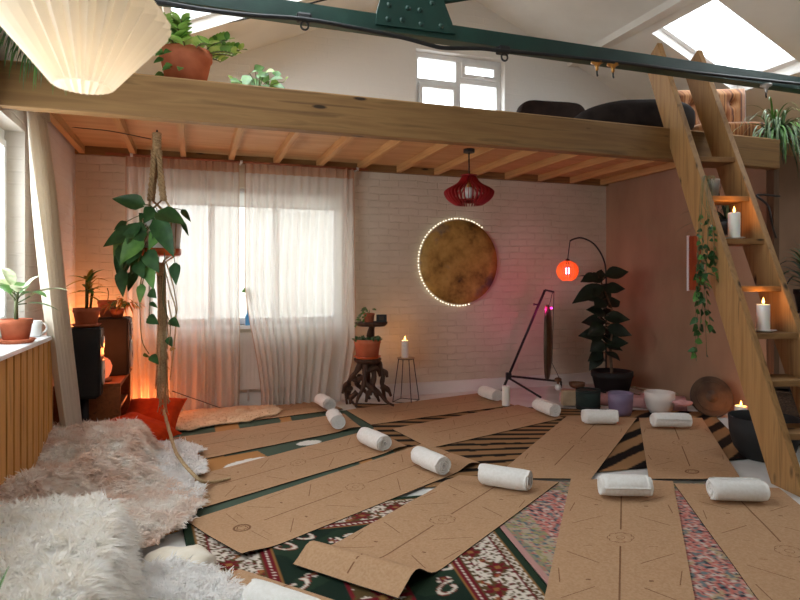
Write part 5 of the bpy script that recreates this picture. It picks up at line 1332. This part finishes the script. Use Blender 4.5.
# basin, basket and low candle behind the ladder
c = fl(763, 461); c.z = 0; c += V((.07, .05, 0))
bowl('black_basin', 'wide matt black basin on the white floor behind the ladder', c, .225, .29, 'blackm', .012, .62, cat='basin')
c = V((4.36, 3.42, 0)); t = T('wicker_basket', 'round dark wicker basket behind the ladder at the right edge', 'basket', c)
MB().lathe([(.12, 0), (.19, .05), (.225, .14), (.225, .24), (.19, .34), (.13, .39), (.12, .385), (.18, .33), (.21, .24), (.21, .14), (.1, .02), (0, .02)], c, 40).build('body', 'wicker', t)
MB().lathe([(.125, .385), (.14, .395), (.125, .405), (.112, .395), (.125, .385)], c, 40).build('rim', 'wicker', t)
candle('short lit candle on the floor between the bronze gong and the black basin', V((4.50, 3.98, 0)), .05, .155, watts=3.2, glow=(255, 140, 50))
# plant at the right edge
c = dep(812, 300, 4.5); c = V((c.x, c.y, 0)); t = T('plant_stand', 'slim black plant stand at the right edge of the photo', 'plant stand', c); zt_ = 1.02
MB().lathe([(.13, zt_-.02), (.14, zt_-.015), (.14, zt_)], c, 24).build('top', 'black', t)
for k in range(4):
    a = k*pi/2+.6; MB().tube([c+V((.12*math.cos(a), .12*math.sin(a), zt_-.02)), c+V((.15*math.cos(a), .15*math.sin(a), .006))], .009, 6).build('leg', 'black', t)
t, tp = potted('potted_plant', 'dark strap leaved plant reaching in from the right edge behind the ladder', c+V((0, 0, zt_)), .12, .16, 'blackm')
mb = MB()
for i in range(50):
    a = rnd.uniform(0, 2*pi); el = rnd.uniform(.5, 1.45); mb.blade(tp, (math.cos(a)*math.cos(el), math.sin(a)*math.cos(el), math.sin(el)), rnd.uniform(.3, .55), .028, rnd.uniform(1.0, 2.4), rnd.choice((0, 0, 1)))
mb.build('leaves', ['leafd', 'leaff'], t)

# ================================================================== ON THE MEZZANINE
DK = 2.50
p = dep(186, 81, 3.90); p.z = DK; p.y = max(p.y, YM+.27)
t, tp = potted('potted_plant', 'big terracotta pot with glossy feathery stems standing on the mezzanine edge', p, .165, .225, 'terra', 0, .72)
mb = MB(); st = MB()
for i in range(26):
    a = rnd.uniform(0, 2*pi); el = rnd.uniform(.3, 1.2); d = V((math.cos(a)*math.cos(el), math.sin(a)*math.cos(el)*.7-.1, math.sin(el))); L = rnd.uniform(.22, .36); q0 = tp+V((.09*math.cos(a), .09*math.sin(a), -.01))
    P = [q0+d*L*k/9-V((0, 0, .12*(k/9)**2*L/.3)) for k in range(10)]; st.tube(P, .0045, 5)
    sd_ = d.cross(V((0, 0, 1))).normalized()
    for k in range(3, 10):
        for s in (-1, 1): mb.leaf(P[k], sd_*s*.8+d*.6+V((0, 0, .15)), (0, 0, 1), .082, .038, 'oval', .15, .1, rnd.choice((0, 1, 1)), n=5)
for i in range(12):
    a = rnd.uniform(2.2, 4.6); b = tp+V((.15*math.cos(a), .16*math.sin(a), .02-.16*rnd.random())); mb.leaf(b, (math.cos(a), math.sin(a), -.5), (0, -1, .6), .07, .045, 'heart', .2, .1, 0, n=5)
st.build('stems', 'stem', t); mb.build('leaves', ['leafm', 'leafl'], t)
p = dep(258, 100, 4.55); p.z = DK
t, tp = potted('potted_plant', 'light green round leaved plant peeping over the mezzanine beam', p, .1, .14, 'terra')
mb = MB(); st = MB()
for (x, y, x2, y2, w) in ((248, 76, 244, 84, .08), (250, 74, 256, 70, .08), (262, 74, 268, 82, .085), (258, 80, 252, 88, .08), (270, 80, 282, 76, .08), (272, 84, 286, 88, .08), (240, 82, 230, 78, .06), (234, 82, 228, 74, .05), (262, 86, 270, 91, .08), (255, 70, 264, 66, .07), (264, 78, 256, 74, .08), (252, 82, 244, 78, .08), (266, 72, 274, 70, .08), (278, 82, 270, 86, .08), (236, 80, 232, 86, .06), (244, 78, 250, 84, .08), (260, 76, 268, 72, .08), (284, 82, 288, 76, .06), (276, 76, 278, 70, .07), (246, 84, 238, 90, .07)):
    a = dep(x, y, 4.5+rnd.uniform(-.12, .12)); b = dep(x2, y2, 4.5+rnd.uniform(-.12, .12)); mb.leaf(a, b-a, (rnd.gauss(0, .3), -1, .5), max((b-a).length*1.1, w), w, 'heart', .15, .1, rnd.choice((0, 1)), n=6); st.tube(bez([tp, (tp+a)/2+V((0, 0, .04)), a], 4), .003, 5)
st.build('stems', 'stem', t); mb.build('leaves', ['leafl', 'leafm'], t)
def spider(name, label, p, r, h, n, L, W, bias, mats, seed, dr=(1.3, 2.6)):
    rr = random.Random(seed); t, tp = potted(name, label, p, r, h, 'terrad')
    mb = MB()
    for i in range(n):
        a = rr.uniform(0, 2*pi); el = rr.uniform(.15, 1.3); d = V((math.cos(a)*math.cos(el), math.sin(a)*math.cos(el), math.sin(el)))+V(bias); mb.blade(tp+V((rr.gauss(0, r*.3), rr.gauss(0, r*.3), 0)), d, rr.uniform(*L), W, rr.uniform(*dr), rr.choice((0, 0, 1)), n=10)
    mb.build('leaves', mats, t); return t
p = dep(6, 60, 3.5); p = V((-.80, YM+.22, DK))
spider('spider_plant', 'grey green spider plant hanging over the beam above the left window', p, .11, .13, 150, (.4, .74), .015, (.22, -1.5, .15), ['leafg', 'leafm'], 3, (1.9, 3.2))
p = V((XP+.30, YM+.26, DK)); spider('spider_plant', 'pale green spider plant spilling over the end of the mezzanine beam beside the ladder', p, .1, .09, 170, (.32, .62), .017, (-.25, -.55, -.2), ['leafg', 'leafm'], 5, (2.0, 3.6))
# sofa, bean bag and armchair
def soft(c, size, R, m, name, parent, seed, p=4):
    c = V(c); h = V(size)/2
    def f(u, v):
        th = (v-.5)*pi; ph = u*2*pi; e = 2/p
        sg = lambda x: math.copysign(abs(x)**e, x)
        q = V((sg(math.cos(th))*sg(math.cos(ph))*h.x, sg(math.cos(th))*sg(math.sin(ph))*h.y, sg(math.sin(th))*h.z))
        return c+R @ (q*(1+.03*noise.noise(q*4+V((seed, 0, 0)))))
    return MB().grid(f, 40, 22).build(name, m, parent)
p = dep(562, 110, 6.42); p = V((p.x, p.y, DK)); R = Rz(-.15)
t = T('low_sofa', 'dark brown velvet low sofa below the gable window on the mezzanine', 'sofa', p)
soft(p+V((0, -.08, .13)), (.86, .66, .26), R, 'brownv', 'seat', t, 1); soft(p+V((.02, .24, .42)), (.80, .22, .60), R, 'brownv', 'backrest', t, 2, 5)
p = dep(632, 110, 5.6); p = V((p.x-.02, p.y+.05, DK)); t = T('bean_bag', 'slumped charcoal bean bag between the sofa and the ladder on the mezzanine', 'bean bag', p)
soft(p+V((.03, 0, .20)), (1.12, .8, .40), Rz(-.32) @ Matrix.Rotation(-.05, 3, 'Y'), 'greyv', 'cover', t, 3, 2.7)
pts = [p+V((.03, 0, .20))+Rz(-.32) @ V((.5*math.cos(a), .36*math.sin(a), .06)) for a in [2*pi*k/30 for k in range(31)]]
p = dep(737, 110, 5.95); p = V((p.x-.02, p.y+.12, DK)); R = Rz(-.42); t = T('armchair', 'low armchair in brown and gold striped corduroy with a buttoned back', 'armchair', p)
# backrest with button tufts
W_, H_ = .74, .70
bt = [(-.2, .52), (.0, .52), (.2, .52), (-.1, .37), (.1, .37), (-.2, .22), (0, .22), (.2, .22)]
def back(u, v):
    x = (u-.5)*W_; z = v*H_; e = min(1, 8*min(u, 1-u))**.5*min(1, 8*(1-v)+.0)**.5; y = -.12*e
    for bx_, bz_ in bt: y += .05*math.exp(-((x-bx_)**2+(z-bz_)**2)/.0016)+.02*math.exp(-abs(x-bx_)/.012)*(.5 if abs(z-bz_) < .12 else 0)
    return V((x, y, z))
bo = p+V((0, .22, .04))
def bw(q): return bo+R @ q
mb = MB().grid(lambda u, v: bw(back(u, v)), 60, 40)
mb.box(bo+R @ V((0, .045, H_/2)), (W_, .09, H_), R); ob = mb.build('backrest', 'cord', t)
ob['label'] = 'striped buttoned backrest'
bm = [MB().ball(bw(back(bx_/W_+.5, bz_/H_))+R @ V((0, -.004, 0)), .012, 8, n=5).build('button', 'terrad', ob) for bx_, bz_ in bt]
soft(bo+R @ V((0, -.32, .12)), (.72, .6, .2), R, 'cord', 'seat', t, 6, 5)
for sx in (-1, 1):
    MB().box(bo+R @ V((sx*.345, -.57, -.005)), (.05, .05, .066), R).build('leg', 'dkwood', t); MB().box(bo+R @ V((sx*.345, .06, -.005)), (.05, .05, .066), R).build('leg', 'dkwood', t)

# ================================================================== FOREGROUND
# pleated cream pendant
lc2 = dep(83, 87, 1.5); t = T('pleated_pendant_lamp', 'lit cream pleated pendant lamp shade close to the camera', 'lamp', lc2)
NP = 30; pr = [(.062, 0), (.068, .004), (.11, .058), (.152, .110), (.192, .162), (.194, .175), (.15, .24), (.10, .30), (.06, .335)]
mb = MB(); vs = []
for (r, z) in pr:
    for k in range(NP*2):
        a = pi*k/NP; rr = r*(1+(.07 if k % 2 else -.06)*(1 if z > .002 else .8)); vs.append(lc2+V((rr*math.cos(a), rr*math.sin(a), z)))
m_ = NP*2; fs = [(i*m_+k, i*m_+(k+1) % m_, (i+1)*m_+(k+1) % m_, (i+1)*m_+k) for i in range(len(pr)-1) for k in range(m_)]
mb.add(vs, fs).build('shade', 'cream', t)
MB().ball(lc2+V((0, 0, .10)), .04, 14, n=9).build('bulb', 'warmb', t); MB().lathe([(.018, .14), (.022, .15), (.022, .21), (.06, .335), (.01, .35)], lc2, 14).build('lamp_holder', 'ceram', t)
MB().tube([lc2+V((0, 0, .35)), V((lc2.x, lc2.y, roof(lc2.x)))], .004, 6).build('cord', 'ceram', t)
lamp('pendant_light', lc2+V((0, 0, .10)), (255, 232, 200), 8, .04, t)
# leafy plant poking into the lower left corner
p = V((-.52, 1.05, 0)); t, tp = potted('potted_plant', 'green spiky plant whose leaf tip pokes in at the lower left corner', p, .13, .26, 'terra')
mb = MB(); tipw = dep(9, 566, 1.32); b = tp+V((0, .03, 0)); d = (tipw-b)
mb.leaf(b, d, (0, 0, 1), d.length, .05, 'lance', .0, .15, 0, 10)
for i in range(12):
    a = rnd.uniform(2.5, 5.6); mb.leaf(tp, (math.cos(a)*.5, math.sin(a)*.5, 1), (0, -1, .2), rnd.uniform(.2, .36), .04, 'lance', .3, .15, 0, 8)
mb.build('leaves', ['leafm'], t)

# ================================================================== LIGHT, SKY, CAMERA
w = bpy.data.worlds.new('overcast_sky'); sc.world = w; w.use_nodes = True
bg = w.node_tree.nodes['Background']; bg.inputs['Color'].default_value = (.91, .955, 1.0, 1); bg.inputs['Strength'].default_value = 9.0
def portal(c, sx, sy, rot):
    l = bpy.data.lights.new('daylight_portal', 'AREA'); l.shape = 'RECTANGLE'; l.size = sx; l.size_y = sy; l.cycles.is_portal = True
    o = bpy.data.objects.new('daylight_portal', l); C.objects.link(o); o.location = c; o.rotation_euler = rot
for (x0, x1, y0, y1) in SKL+SKR:
    xm = (x0+x1)/2; an = math.atan(kl if xm < XG else kr)
    portal((xm, (y0+y1)/2, roof(xm)+.3), (x1-x0)/math.cos(an), y1-y0, (0, -an, 0))
portal(((WL[0]+WL[1])/2, YB+.3, (WL[2]+WL[3])/2), WL[1]-WL[0], WL[3]-WL[2], (-pi/2, 0, 0))
portal(((WU[0]+WU[1])/2, YB+.3, (WU[2]+WU[3])/2), WU[1]-WU[0], WU[3]-WU[2], (-pi/2, 0, 0))
for W2 in (WN, WN2): portal((XL-.3, (W2[0]+W2[1])/2, (W2[2]+W2[3])/2), W2[3]-W2[2], W2[1]-W2[0], (0, -pi/2, 0))
cam = bpy.data.cameras.new('camera'); cam.sensor_width = 36; cam.lens = 27.0; cam.shift_y = -(300-HY)/800; cam.clip_start = .02
co = bpy.data.objects.new('camera', cam); C.objects.link(co); co.location = (0, 0, H); co.rotation_euler = (pi/2, 0, -CA); sc.camera = co
cam.dof.use_dof = True; cam.dof.focus_distance = 3.6; cam.dof.aperture_fstop = 4.0
sc.view_settings.view_transform = 'Standard'; sc.view_settings.look = 'None'; sc.view_settings.gamma = 1; sc.view_settings.use_curve_mapping = False
sc.view_settings.exposure = -0.2
sc.cycles.use_denoising = True; sc.cycles.max_bounces = 10; sc.cycles.transparent_max_bounces = 16; sc.cycles.sample_clamp_indirect = 6
